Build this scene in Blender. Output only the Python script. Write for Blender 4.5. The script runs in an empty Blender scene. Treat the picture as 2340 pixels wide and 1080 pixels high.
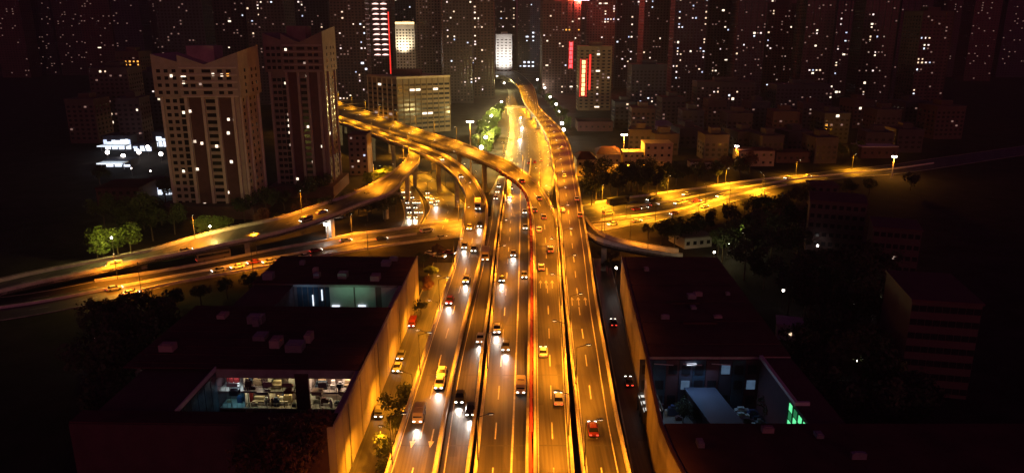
import bpy, math, random
from mathutils import Vector, Matrix
random.seed(7)
R = random.Random(11)
scene = bpy.context.scene
col = scene.collection

# ------------------------------------------------------------------ camera
F_PX, CX, CY, PITCH, CAM_H = 1700.0, 1170.0, 540.0, math.atan(480 / 1700), 79.0
cam_d = bpy.data.cameras.new("camera")
cam = bpy.data.objects.new("camera", cam_d)
col.objects.link(cam)
cam.location = (0, 0, CAM_H)
cam.rotation_euler = (math.radians(90) - PITCH, 0, 0)
cam_d.sensor_width = 36
cam_d.lens = 36 * F_PX / 2340
cam_d.clip_start = 1
cam_d.clip_end = 12000
scene.camera = cam

# ------------------------------------------------------------------ night sky, dim added fill for city glow, exposure
SUN_EL, SUN_AZ = math.radians(12), math.radians(160)
world = bpy.data.worlds.new("World")
scene.world = world
world.use_nodes = True
wn, wl = world.node_tree.nodes, world.node_tree.links
sky = wn.new("ShaderNodeTexSky")
sky.sky_type = 'NISHITA'
sky.sun_disc = False
sky.sun_elevation = SUN_EL
sky.sun_rotation = SUN_AZ
tint = wn.new("ShaderNodeMix")
tint.data_type = 'RGBA'
tint.blend_type = 'MULTIPLY'
tint.inputs[0].default_value = 1.0
tint.inputs[7].default_value = (0.85, 0.08, 0.44, 1)
wl.new(sky.outputs[0], tint.inputs[6])
wl.new(tint.outputs[2], wn["Background"].inputs[0])
wn["Background"].inputs[1].default_value = 0.0130
sun_d = bpy.data.lights.new("city_glow_fill", 'SUN')  # added low warm lamp, stands in for city glow on the facades
sun_d.energy = 0.075
sun_d.angle = math.radians(10)
sun_d.color = (1.0, 0.50, 0.46)
sun = bpy.data.objects.new("city_glow_fill", sun_d)
col.objects.link(sun)
sun_dir = Vector((math.sin(SUN_AZ) * math.cos(SUN_EL), math.cos(SUN_AZ) * math.cos(SUN_EL), math.sin(SUN_EL)))
sun.rotation_euler = sun_dir.to_track_quat('Z', 'Y').to_euler()
scene.view_settings.view_transform = 'Standard'
scene.view_settings.look = 'None'
scene.view_settings.exposure = 0
scene.view_settings.gamma = 1
scene.view_settings.use_curve_mapping = False
scene.cycles.use_denoising = True
scene.cycles.max_bounces = 5
scene.cycles.sample_clamp_indirect = 3

# ------------------------------------------------------------------ geometry of the view
SN, CS = math.sin(PITCH), math.cos(PITCH)
def ray(px, py):
    u, v = (px - CX) / F_PX, (CY - py) / F_PX
    return Vector((u, CS + v * SN, -SN + v * CS))
def at(px, py, z=0.0):
    """the world point at height z that lies under a picture point"""
    d = ray(px, py)
    return Vector((0, 0, CAM_H)) + d * ((z - CAM_H) / d.z)
def on_y(px, py, Y):
    d = ray(px, py)
    return Vector((0, 0, CAM_H)) + d * (Y / d.y)

# ------------------------------------------------------------------ materials
MATS = {}
def nodes_of(name):
    m = bpy.data.materials.new(name)
    m.use_nodes = True
    MATS[name] = m
    return m, m.node_tree.nodes, m.node_tree.links, m.node_tree.nodes["Principled BSDF"]
def mat(name, c, rough=0.7, var=0.25, scale=0.4, stretch=(1, 1, 1), metallic=0.0, bump=0.0, spec=0.5, c2=None):
    m, n, l, b = nodes_of(name)
    b.inputs["Roughness"].default_value = rough
    b.inputs["Metallic"].default_value = metallic
    b.inputs["Specular IOR Level"].default_value = spec
    tc = n.new("ShaderNodeTexCoord")
    mp = n.new("ShaderNodeMapping")
    mp.inputs["Scale"].default_value = stretch
    l.new(tc.outputs["Object"], mp.inputs[0])
    nz = n.new("ShaderNodeTexNoise")
    nz.inputs["Scale"].default_value = scale
    nz.inputs["Detail"].default_value = 6
    nz.inputs["Roughness"].default_value = 0.65
    l.new(mp.outputs[0], nz.inputs["Vector"])
    rp = n.new("ShaderNodeValToRGB")
    rp.color_ramp.elements[0].position = 0.32
    rp.color_ramp.elements[1].position = 0.68
    d = c2 if c2 else [x * (1 - var) for x in c]
    e = c if c2 else [x * (1 + var) for x in c]
    rp.color_ramp.elements[0].color = (*d, 1)
    rp.color_ramp.elements[1].color = (*e, 1)
    l.new(nz.outputs["Fac"], rp.inputs[0])
    l.new(rp.outputs[0], b.inputs["Base Color"])
    if bump:
        nb = n.new("ShaderNodeTexNoise")
        nb.inputs["Scale"].default_value = scale * 12
        l.new(mp.outputs[0], nb.inputs["Vector"])
        bp = n.new("ShaderNodeBump")
        bp.inputs["Strength"].default_value = bump
        l.new(nb.outputs["Fac"], bp.inputs["Height"])
        l.new(bp.outputs[0], b.inputs["Normal"])
    return m
def emit(name, c, strength, base=(0.05, 0.05, 0.05), sample=False):
    m, n, l, b = nodes_of(name)
    b.inputs["Base Color"].default_value = (*base, 1)
    b.inputs["Roughness"].default_value = 0.4
    b.inputs["Emission Color"].default_value = (*c, 1)
    tc = n.new("ShaderNodeTexCoord")
    nz = n.new("ShaderNodeTexNoise")
    nz.inputs["Scale"].default_value = 0.9
    mr = n.new("ShaderNodeMapRange")
    mr.inputs[3].default_value = strength * 0.6
    mr.inputs[4].default_value = strength * 1.4
    l.new(tc.outputs["Object"], nz.inputs["Vector"])
    l.new(nz.outputs["Fac"], mr.inputs[0])
    l.new(mr.outputs[0], b.inputs["Emission Strength"])
    if not sample:
        m.cycles.emission_sampling = 'NONE'
    return m

ASPHALT = mat("asphalt", (0.062, 0.058, 0.055), 0.5, 0.35, 0.35, (1.6, 0.09, 1), bump=0.25)
def patch(m):
    n, l = m.node_tree.nodes, m.node_tree.links
    b = n["Principled BSDF"]
    src = b.inputs["Base Color"].links[0].from_socket
    tc = n.new("ShaderNodeTexCoord")
    mp = n.new("ShaderNodeMapping"); mp.inputs["Scale"].default_value = (.28, .045, 1)
    l.new(tc.outputs["Object"], mp.inputs[0])
    vo = n.new("ShaderNodeTexVoronoi"); vo.inputs["Scale"].default_value = 1.0; vo.distance = 'CHEBYCHEV'
    l.new(mp.outputs[0], vo.inputs["Vector"])
    rp = n.new("ShaderNodeMapRange"); rp.inputs[3].default_value = .62; rp.inputs[4].default_value = 1.25
    sp = n.new("ShaderNodeSeparateColor"); l.new(vo.outputs["Color"], sp.inputs[0]); l.new(sp.outputs[0], rp.inputs[0])
    st = n.new("ShaderNodeTexNoise"); mp2 = n.new("ShaderNodeMapping"); mp2.inputs["Scale"].default_value = (2.6, .012, 1)
    l.new(tc.outputs["Object"], mp2.inputs[0]); l.new(mp2.outputs[0], st.inputs["Vector"]); st.inputs["Scale"].default_value = 1
    r2 = n.new("ShaderNodeMapRange"); r2.inputs[1].default_value = .35; r2.inputs[2].default_value = .65; r2.inputs[3].default_value = .7; r2.inputs[4].default_value = 1.2
    l.new(st.outputs["Fac"], r2.inputs[0])
    mu = n.new("ShaderNodeMath"); mu.operation = 'MULTIPLY'; l.new(rp.outputs[0], mu.inputs[0]); l.new(r2.outputs[0], mu.inputs[1])
    mx = n.new("ShaderNodeVectorMath"); mx.operation = 'SCALE'; l.new(src, mx.inputs[0]); l.new(mu.outputs[0], mx.inputs["Scale"])
    l.new(mx.outputs[0], b.inputs["Base Color"])
patch(ASPHALT)
ASPHALT_X = mat("street_asphalt", (0.06, 0.057, 0.055), 0.55, 0.35, 0.3, (0.1, 1.4, 1), bump=0.25)
CONCRETE = mat("concrete", (0.33, 0.31, 0.28), 0.8, 0.25, 0.5, bump=0.2)
PARAPET = mat("white_parapet", (0.62, 0.58, 0.52), 0.7, 0.2, 0.5)
PAINT = mat("road_paint", (0.55, 0.53, 0.50), 0.6, 0.3, 1.5)
PAINT_Y = mat("yellow_road_paint", (0.75, 0.50, 0.10), 0.6, 0.12, 1.5)
RAIL_RED = mat("red_rail_paint", (0.55, 0.08, 0.06), 0.5, 0.15, 1.0)
GROUND = mat("dark_ground", (0.028, 0.025, 0.024), 0.95, 0.6, 0.09, spec=0.15)
PAVING = mat("paving", (0.16, 0.15, 0.14), 0.85, 0.3, 0.4)
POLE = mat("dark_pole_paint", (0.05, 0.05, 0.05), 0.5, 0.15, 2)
METAL = mat("galvanised_steel", (0.35, 0.35, 0.36), 0.45, 0.15, 2, metallic=0.6)
ROOF = mat("dark_roof", (0.085, 0.030, 0.036), 0.9, 0.3, 0.12, spec=0.2)
ROOF_R = mat("brown_roof", (0.10, 0.045, 0.04), 0.85, 0.3, 0.12, spec=0.2)
WALL_C = mat("cream_wall", (0.46, 0.40, 0.33), 0.8, 0.30, 0.22, (1, 1, 0.12), bump=0.15)
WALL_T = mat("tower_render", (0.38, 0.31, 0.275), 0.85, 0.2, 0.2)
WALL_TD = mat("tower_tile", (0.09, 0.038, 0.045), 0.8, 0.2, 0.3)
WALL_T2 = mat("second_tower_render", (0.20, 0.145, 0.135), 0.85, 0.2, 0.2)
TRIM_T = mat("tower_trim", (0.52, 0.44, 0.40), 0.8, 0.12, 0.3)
FAR = [mat("far_facade", (0.07, 0.052, 0.064), 0.85, 0.25, 0.05), mat("far_brown_facade", (0.095, 0.058, 0.056), 0.85, 0.25, 0.05),
       mat("far_blue_facade", (0.048, 0.05, 0.075), 0.85, 0.25, 0.05), mat("far_pale_facade", (0.24, 0.19, 0.18), 0.85, 0.2, 0.05)]
OCHRE = mat("ochre_wall", (0.48, 0.38, 0.24), 0.85, 0.2, 0.25, bump=0.1)
PALE = mat("pale_wall", (0.62, 0.60, 0.57), 0.8, 0.12, 0.2)
GLASS = mat("dark_glass", (0.018, 0.018, 0.022), 0.18, 0.3, 0.3)
GLASS_B = mat("blue_glass", (0.04, 0.07, 0.10), 0.25, 0.3, 0.5)
TYRE = mat("tyre_rubber", (0.02, 0.02, 0.02), 0.85, 0.2, 3)
BARK = mat("bark", (0.10, 0.075, 0.05), 0.9, 0.3, 2)
OFFICE = mat("office_render", (0.22, 0.165, 0.10), 0.85, 0.2, 0.1)
LEAF = mat("leaf", (0.085, 0.13, 0.02), 0.7, 0.5, 0.5)
LEAF_D = mat("dark_leaf", (0.04, 0.055, 0.022), 0.75, 0.5, 0.5)
LEAF_R = mat("russet_leaf", (0.13, 0.05, 0.035), 0.75, 0.5, 0.4)
CAR_COL = {k: mat(k + "_car_paint", c, 0.3, 0.05, 1.0) for k, c in dict(
    white=(0.78, 0.78, 0.76), silver=(0.45, 0.45, 0.46), black=(0.02, 0.02, 0.022), red=(0.17, 0.015, 0.015),
    blue=(0.05, 0.08, 0.18), yellow=(0.50, 0.40, 0.20), grey=(0.16, 0.16, 0.17), beige=(0.55, 0.46, 0.34)).items()}
E_WARM = emit("lit_window_warm", (1.0, 0.80, 0.60), 2.0)
E_COOL = emit("lit_window_cool", (0.80, 0.86, 1.0), 1.8)
E_W2 = emit("lit_window_soft", (1.0, 0.70, 0.46), 1.5)
E_W3 = emit("lit_window_pink", (1.0, 0.78, 0.74), 1.6)
E_W4 = emit("lit_window_blue", (0.66, 0.74, 1.0), 1.3)
E_GLIM = emit("faint_window", (1.0, 0.55, 0.45), 0.22)
E_DIM = emit("lit_window_dim", (0.9, 0.62, 0.50), 0.5)
E_AMBER = emit("lit_window_amber", (1.0, 0.40, 0.06), 2.0)
E_LAMP = emit("lamp_glow", (1.0, 0.78, 0.48), 12)
E_LAMPW = emit("white_lamp_glow", (1.0, 0.88, 0.78), 14)
E_HEAD = emit("headlight_glow", (1.0, 0.93, 0.80), 9)
E_TAIL = emit("taillight_glow", (1.0, 0.06, 0.03), 3)
E_RED = emit("red_neon", (1.0, 0.03, 0.02), 1.6)
E_NEON = emit("warm_neon", (1.0, 0.66, 0.26), 3.0)
E_PINK = emit("pink_neon", (1.0, 0.10, 0.12), 2.6)
E_SHOP = emit("shop_white", (0.80, 0.88, 1.0), 1.5)
E_GREEN = emit("green_glow", (0.14, 0.9, 0.36), 1.2)
E_BALC = emit("balcony_glow", (1.0, 0.62, 0.55), 2.2)
E_BLUE = emit("sky_sign_glow", (0.75, 0.88, 1.0), 4)
E_ORNG = emit("orange_sign_glow", (1.0, 0.22, 0.05), 3.5)

# ------------------------------------------------------------------ mesh helpers
class MB:
    def __init__(s):
        s.v, s.f = [], []
    def quad(s, a, b, c, d):
        k = len(s.v)
        s.v += [tuple(a), tuple(b), tuple(c), tuple(d)]
        s.f.append((k, k + 1, k + 2, k + 3))
    def prism(s, pts, z0, z1):
        """closed prism over a polygon; z1 may be a list of heights"""
        n, k = len(pts), len(s.v)
        zt = z1 if isinstance(z1, (list, tuple)) else [z1] * n
        s.v += [(p[0], p[1], z0) for p in pts] + [(p[0], p[1], zt[i]) for i, p in enumerate(pts)]
        for i in range(n):
            j = (i + 1) % n
            s.f.append((k + i, k + j, k + n + j, k + n + i))
        s.f.append(tuple(range(k + n, k + 2 * n)))
        s.f.append(tuple(reversed(range(k, k + n))))
    def box(s, x0, x1, y0, y1, z0, z1):
        s.prism([(x0, y0), (x1, y0), (x1, y1), (x0, y1)], z0, z1)
    def hull8(s, a, b):
        """two quads a, b (4 points each) joined into a solid"""
        k = len(s.v)
        s.v += [tuple(p) for p in a] + [tuple(p) for p in b]
        s.f += [(k, k + 3, k + 2, k + 1), (k + 4, k + 5, k + 6, k + 7)]
        for i in range(4):
            j = (i + 1) % 4
            s.f.append((k + i, k + j, k + 4 + j, k + 4 + i))
    def tube(s, p, q, r0, r1, n=6, cap=True):
        p, q = Vector(p), Vector(q)
        d = (q - p).normalized()
        a = d.orthogonal().normalized()
        b = d.cross(a)
        k = len(s.v)
        for c, r in ((p, r0), (q, r1)):
            for i in range(n):
                t = 2 * math.pi * i / n
                s.v.append(tuple(c + a * (r * math.cos(t)) + b * (r * math.sin(t))))
        for i in range(n):
            j = (i + 1) % n
            s.f.append((k + i, k + j, k + n + j, k + n + i))
        if cap:
            s.f.append(tuple(range(k + n, k + 2 * n)))
            s.f.append(tuple(reversed(range(k, k + n))))
    def loft(s, rings, cap=True):
        k, n = len(s.v), len(rings[0])
        for r in rings:
            s.v += [tuple(p) for p in r]
        for i in range(len(rings) - 1):
            for j in range(n):
                a, b = k + i * n + j, k + i * n + (j + 1) % n
                s.f.append((a, b, b + n, a + n))
        if cap:
            s.f.append(tuple(reversed(range(k, k + n))))
            e = k + (len(rings) - 1) * n
            s.f.append(tuple(range(e, e + n)))
    def mesh(s, name, m, smooth=False):
        me = bpy.data.meshes.new(name)
        me.from_pydata(s.v, [], s.f)
        if m:
            me.materials.append(m)
        if smooth:
            for p in me.polygons:
                p.use_smooth = True
        me.update()
        return me
    def build(s, name, m, parent=None, kind=None, smooth=False):
        return link(name, s.mesh(name, m, smooth), parent, kind)
def link(name, data, parent=None, kind=None, loc=None):
    o = bpy.data.objects.new(name, data)
    col.objects.link(o)
    if parent:
        o.parent = parent
    if kind:
        o["kind"] = kind
    if loc:
        o.location = loc
    return o
def tag(o, label, cat, group=None):
    o["label"], o["category"] = label, cat
    if group:
        o["group"] = group
    return o
def thing(name, label, cat, loc=(0, 0, 0), rz=0.0, group=None):
    o = bpy.data.objects.new(name, None)
    o.empty_display_size = 0.5
    col.objects.link(o)
    o.location = loc
    o.rotation_euler = (0, 0, rz)
    return tag(o, label, cat, group)
def copy_tree(o, parent=None):
    c = o.copy()
    col.objects.link(c)
    c.parent = parent
    for ch in o.children:
        copy_tree(ch, c)
    return c
def light(name, kind, loc, power, colour, parent=None, **kw):
    d = bpy.data.lights.new(name, kind)
    d.energy, d.color = power, colour
    for k, v in kw.items():
        setattr(d, k, v)
    o = link(name, d, parent)
    o.location = loc
    return o
ORD = ["nearest", "second", "third", "fourth", "fifth", "sixth", "seventh", "eighth", "ninth", "tenth", "eleventh", "twelfth",
       "thirteenth", "fourteenth", "fifteenth", "sixteenth", "seventeenth", "eighteenth", "nineteenth", "twentieth", "twenty-first",
       "twenty-second", "twenty-third", "twenty-fourth", "twenty-fifth"]
_t = ["first", "second", "third", "fourth", "fifth", "sixth", "seventh", "eighth", "ninth"]
ORD += ["twenty-" + q for q in _t[5:]] + ["thirtieth"] + ["thirty-" + q for q in _t] + ["fortieth"] + ["forty-" + q for q in _t]
AMBER = (1.0, 0.285, 0.010)
AMBER_Y = (1.0, 0.36, 0.012)
WHITE = (1.0, 0.86, 0.72)

# ------------------------------------------------------------------ ground, sky stays the world
g = MB()
g.quad((-6000, -600, 0), (6000, -600, 0), (6000, 9000, 0), (-6000, 9000, 0))
g.build("ground", GROUND, kind="structure")

# ------------------------------------------------------------------ ribbons: roads and viaducts
def cr(p0, p1, p2, p3, t):
    return 0.5 * ((2 * p1) + (p2 - p0) * t + (2 * p0 - 5 * p1 + 4 * p2 - p3) * t * t + (3 * p1 - p0 - 3 * p2 + p3) * t ** 3)
class Ribbon:
    """rows of (left x, left y, right x, right y, height) run away from the camera"""
    def __init__(s, rows, extend=0.0, step=5.0):
        L = [at(r[0], r[1], r[4]) for r in rows]
        Rr = [at(r[2], r[3], r[4]) for r in rows]
        if extend:
            for E in (L, Rr):
                d = (E[0] - E[1]).normalized()
                d.z = 0
                E.insert(0, E[0] + d * extend)
        s.L, s.R = [], []
        n = len(L)
        for i in range(n - 1):
            ia, ib, ic, id_ = max(i - 1, 0), i, i + 1, min(i + 2, n - 1)
            k = max(2, int(((L[ib] - L[ic]).length + (Rr[ib] - Rr[ic]).length) / 2 / step))
            for j in range(k):
                t = j / k
                s.L.append(cr(L[ia], L[ib], L[ic], L[id_], t))
                s.R.append(cr(Rr[ia], Rr[ib], Rr[ic], Rr[id_], t))
        s.L.append(L[-1])
        s.R.append(Rr[-1])
        s.M = [(a + b) / 2 for a, b in zip(s.L, s.R)]
        s.S = [0.0]
        for i in range(1, len(s.M)):
            s.S.append(s.S[-1] + (s.M[i] - s.M[i - 1]).length)
        s.length = s.S[-1]
    def pos(s, d, t=0.5):
        d = min(max(d, 0), s.length - 1e-3)
        lo = 0
        while lo < len(s.S) - 2 and s.S[lo + 1] < d:
            lo += 1
        f = (d - s.S[lo]) / max(s.S[lo + 1] - s.S[lo], 1e-6)
        l = s.L[lo].lerp(s.L[lo + 1], f)
        r = s.R[lo].lerp(s.R[lo + 1], f)
        return l.lerp(r, t)
    def width(s, d):
        return (s.pos(d, 0) - s.pos(d, 1)).length
    def tangent(s, d):
        return (s.pos(d + 1.5) - s.pos(d - 1.5)).normalized()
    def find(s, px, py):
        """distance along the ribbon of the point under a picture point, and that point"""
        best = None
        for i, m in enumerate(s.M):
            p = at(px, py, m.z)
            e = (p - m).length
            if best is None or e < best[0]:
                best = (e, s.S[i], p)
        return best[1], best[2]
def strip(mb, rib, d0, d1, t, w, dz, step=5.0, off=0.0):
    n = max(1, int((d1 - d0) / step))
    prev = None
    for i in range(n + 1):
        d = d0 + (d1 - d0) * i / n
        p = rib.pos(d, t) + Vector((0, 0, dz))
        tg = rib.tangent(d)
        side = Vector((tg.y, -tg.x, 0)).normalized()
        a, b = p + side * (off - w / 2), p + side * (off + w / 2)
        if prev:
            mb.quad(prev[0], prev[1], b, a)
        prev = (a, b)
def wall_strip(mb, E, O, thick, h, base=0.0):
    """a solid kerb wall along the edge polyline E, growing towards the opposite edge O"""
    for i in range(len(E) - 1):
        a, b = E[i], E[i + 1]
        ia = a + (O[i] - a).normalized() * thick
        ib = b + (O[i + 1] - b).normalized() * thick
        lo, hi = Vector((0, 0, base)), Vector((0, 0, h))
        mb.quad(a + hi, b + hi, ib + hi, ia + hi)
        mb.quad(a + lo, b + lo, b + hi, a + hi)
        mb.quad(ia + hi, ib + hi, ib + lo, ia + lo)
def viaduct(name, rib, lanes=(), solid=(), depth=1.7, piers=34, para=(1.0, 1.0), pier_from=3.5, skip=()):
    root = MB()
    L, Rr = rib.L, rib.R
    dn = Vector((0, 0, -depth))
    for i in range(len(L) - 1):
        root.quad(L[i], Rr[i], Rr[i + 1], L[i + 1])
        il, ir = L[i].lerp(Rr[i], 0.14) + dn, Rr[i].lerp(L[i], 0.14) + dn
        jl, jr = L[i + 1].lerp(Rr[i + 1], 0.14) + dn, Rr[i + 1].lerp(L[i + 1], 0.14) + dn
        root.quad(il, jl, jr, ir)
        e = Vector((0, 0, -0.7))
        root.quad(L[i], L[i + 1], L[i + 1] + e, L[i] + e)
        root.quad(L[i] + e, L[i + 1] + e, jl, il)
        root.quad(Rr[i + 1], Rr[i], Rr[i] + e, Rr[i + 1] + e)
        root.quad(Rr[i + 1] + e, Rr[i] + e, ir, jr)
    o = root.build(name, ASPHALT, kind="structure")
    fm = MB()
    for side, (E, O) in enumerate(((L, Rr), (Rr, L))):
        if para[side]:
            p = MB()
            wall_strip(p, E, O, 0.5, para[side], -0.72)
            p.build("parapet", PARAPET, o)
            rl = MB()
            for i in range(len(E) - 1):
                a, b = E[i] + (O[i] - E[i]).normalized() * 0.17, E[i + 1] + (O[i + 1] - E[i + 1]).normalized() * 0.17
                up = Vector((0, 0, para[side] + 0.28))
                rl.tube(a + up, b + up, 0.06, 0.06, 4, False)
                if i % 1 == 0:
                    rl.tube(a + Vector((0, 0, para[side])), a + up, 0.05, 0.05, 4, False)
            rl.build("guard_rail", PARAPET, o)
    mk = MB()
    for t in lanes:
        d = 2.0
        while d < rib.length - 8:
            strip(mk, rib, d, d + 5.5, t, 0.22, 0.008, 3)
            d += 14.0
    if lanes:
        mk.build("lane_dash", PAINT, o, kind="stuff")
    ms = MB()
    for t, w, off in solid:
        strip(ms, rib, 0, rib.length, t, w, 0.008, 5, off)
    if solid:
        ms.build("edge_line", PAINT, o)
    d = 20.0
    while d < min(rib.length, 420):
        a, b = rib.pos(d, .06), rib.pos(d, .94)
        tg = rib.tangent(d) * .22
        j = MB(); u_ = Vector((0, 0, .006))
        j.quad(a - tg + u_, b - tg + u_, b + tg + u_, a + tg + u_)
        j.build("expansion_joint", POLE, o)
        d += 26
    d = 12.0
    while piers and d < rib.length:
        m = rib.pos(d)
        if m.z > pier_from and not any(a < d < b for a, b in skip):
            w = rib.width(d)
            tg = rib.tangent(d)
            ang = math.atan2(tg.y, tg.x)
            pm = MB()
            pm.box(-0.9, 0.9, -0.9, 0.9, 0, m.z - depth - 1.3)
            pm.hull8([(-0.9, -0.9, m.z - depth - 1.3), (0.9, -0.9, m.z - depth - 1.3), (0.9, 0.9, m.z - depth - 1.3), (-0.9, 0.9, m.z - depth - 1.3)],
                     [(-0.9, -w * 0.36, m.z - depth), (0.9, -w * 0.36, m.z - depth), (0.9, w * 0.36, m.z - depth), (-0.9, w * 0.36, m.z - depth)])
            q = pm.build("pier", CONCRETE, o)
            q.location = (m.x, m.y, 0)
            q.rotation_euler = (0, 0, ang)
        d += piers
    return o
def road(name, rib, m, z=None, lanes=(), kerb=True):
    r = MB()
    for i in range(len(rib.L) - 1):
        r.quad(rib.L[i], rib.R[i], rib.R[i + 1], rib.L[i + 1])
    o = r.build(name, m, kind="structure")
    mk = MB()
    for t in lanes:
        d = 2.0
        while d < rib.length - 8:
            strip(mk, rib, d, d + 5, t, 0.2, 0.008, 3)
            d += 13
    if lanes:
        mk.build("lane_dash", PAINT, o, kind="stuff")
    if kerb:
        for E, O in ((rib.L, rib.R), (rib.R, rib.L)):
            k = MB()
            wall_strip(k, E, [e + (e - q) for e, q in zip(E, O)], 0.3, 0.14, -0.2)
            k.build("kerb", CONCRETE, o)
    return o

RA = Ribbon([(883, 1080, 1000, 1080, 12), (925, 950, 1021, 950, 12), (972, 800, 1050, 800, 12), (1008, 690, 1076, 690, 12.4),
             (1038, 600, 1099, 600, 13), (1054, 530, 1111, 530, 14), (1061, 482, 1115, 490, 15), (1063, 449, 1111, 459, 15.6),
             (1051, 424, 1096, 430, 16.2), (1033, 400, 1076, 402, 16.7), (1002, 375, 1040, 370, 17), (958, 352, 1000, 350, 17),
             (905, 330, 945, 329, 17), (845, 307, 880, 308, 17), (775, 281, 800, 278, 17), (680, 250, 700, 246, 17)], 90)
RB = Ribbon([(1219, 1080, 1312, 1080, 12), (1219, 950, 1302, 950, 12), (1219, 800, 1293, 800, 12), (1219, 700, 1286, 700, 12.3),
             (1218, 600, 1280, 600, 13), (1217, 545, 1275, 535, 14), (1214, 495, 1268, 490, 15), (1206, 458, 1253, 458, 16),
             (1191, 430, 1228, 422, 16.6), (1163, 408, 1197, 397, 17), (1130, 386, 1160, 371, 17), (1088, 366, 1111, 352, 17),
             (1038, 347, 1065, 333, 17), (985, 331, 1015, 316, 17), (935, 315, 965, 301, 17), (870, 297, 905, 281, 17),
             (775, 268, 790, 240, 17), (680, 240, 690, 210, 17)], 90)
RL = Ribbon([(1004, 1080, 1072, 1080, 11.9), (1033, 900, 1095, 900, 11.9), (1053, 800, 1105, 800, 11.9), (1079, 690, 1120, 690, 11.9),
             (1103, 590, 1130, 590, 11.6), (1119, 510, 1140, 510, 10), (1126, 455, 1149, 455, 7), (1136, 415, 1156, 415, 4),
             (1144, 385, 1163, 385, 1), (1150, 365, 1168, 365, 0.2)], 90)
RC = Ribbon([(1083, 1080, 1208, 1080, 11.6), (1103, 900, 1210, 900, 11.6), (1114, 800, 1211, 800, 11.6), (1125, 690, 1212, 690, 11.6),
             (1135, 590, 1211, 590, 11), (1145, 510, 1209, 510, 9), (1153, 455, 1206, 455, 6), (1160, 415, 1208, 415, 3),
             (1166, 385, 1212, 385, 0.8), (1170, 365, 1214, 365, 0.2)], 90)
RD = Ribbon([(1329, 1080, 1440, 1080, 12), (1316, 950, 1411, 950, 12), (1302, 800, 1384, 800, 12), (1291, 690, 1364, 690, 12),
             (1283, 590, 1350, 590, 12), (1276, 500, 1335, 500, 12.5), (1270, 440, 1325, 440, 13), (1264, 390, 1315, 390, 13),
             (1254, 330, 1303, 335, 13), (1241, 298, 1284, 300, 13), (1219, 264, 1253, 268, 12), (1203, 245, 1232, 246, 12),
             (1193, 226, 1227, 224, 12), (1186, 205, 1220, 203, 12), (1172, 188, 1206, 184, 12), (1152, 176, 1182, 166, 12),
             (1122, 170, 1142, 153, 12), (1080, 166, 1090, 148, 12)], 90)
RE = Ribbon([(960, 346, 930, 338, 16.9), (958, 370, 934, 351, 16.3), (943, 391, 928, 368, 15.6), (922, 411, 912, 384, 15),
             (900, 440, 885, 404, 14), (822, 470, 816, 441, 12), (753, 498, 743, 467, 11), (637, 534, 637, 501, 9),
             (515, 560, 520, 526, 7), (434, 578, 426, 550, 5.5), (353, 592, 348, 573, 4.2), (217, 622, 214, 600, 3), (60, 655, 60, 630, 3), (-260, 735, -260, 705, 3)])
RX = Ribbon([(-200, 760, -200, 700, 0.06), (60, 722, 60, 672, 0.06), (217, 692, 217, 644, 0.06), (373, 655, 373, 620, 0.06), (505, 630, 536, 590, 0.06), (640, 606, 640, 569, 0.06),
             (743, 586, 741, 552, 0.06), (824, 573, 804, 537, 0.06), (906, 560, 885, 528, 0.06), (1040, 543, 1058, 503, 0.06), (1200, 525, 1200, 488, 0.06),
             (1345, 508, 1340, 468, 0.06), (1480, 492, 1422, 455, 0.06), (1580, 474, 1524, 441, 0.06), (1660, 452, 1605, 430, 0.06), (1748, 434, 1700, 416, 0.06),
             (1850, 415, 1800, 404, 0.06), (1960, 404, 1900, 391, 0.06), (2050, 397, 2037, 376, 0.06), (2130, 386, 2122, 364, 0.06), (2400, 345, 2400, 325, 0.06)])
RF = Ribbon([(957, 528, 1062, 524, 0.064), (972, 500, 1066, 494, 0.064), (984, 474, 1063, 469, 0.064), (970, 448, 1030, 440, 0.064), (950, 425, 990, 408, 0.064),
             (930, 405, 960, 392, 0.064)])
RK = Ribbon([(912, 528, 950, 522, 0.064), (925, 500, 968, 490, 0.064), (921, 468, 964, 460, 0.064), (908, 438, 947, 430, 0.064), (897, 415, 930, 410, 0.064)])
RG = Ribbon([(1118, 445, 1262, 445, 0.06), (1148, 385, 1263, 385, 0.06), (1162, 325, 1252, 325, 0.06), (1166, 285, 1232, 285, 0.06),
             (1160, 250, 1206, 250, 0.06), (1162, 226, 1192, 226, 0.06), (1160, 204, 1184, 202, 0.06), (1142, 186, 1165, 178, 0.06)])
RS = Ribbon([(795, 1080, 872, 1080, 0.06), (869, 900, 934, 900, 0.06), (910, 800, 969, 800, 0.06), (951, 700, 1002, 700, 0.06), (992, 600, 1033, 600, 0.06)], 60)
RSR = Ribbon([(1449, 1080, 1520, 1080, 0.06), (1413, 900, 1462, 900, 0.06), (1375, 700, 1417, 700, 0.06), (1356, 590, 1390, 590, 0.06)], 60)
RR = Ribbon([(1341, 537, 1338, 502, 12.4), (1362, 549, 1357, 525, 11.8), (1398, 560, 1382, 542, 10.2), (1440, 569, 1424, 555, 7.5),
             (1490, 578, 1480, 566, 4.5), (1560, 588, 1550, 576, 1.5)])

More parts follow.
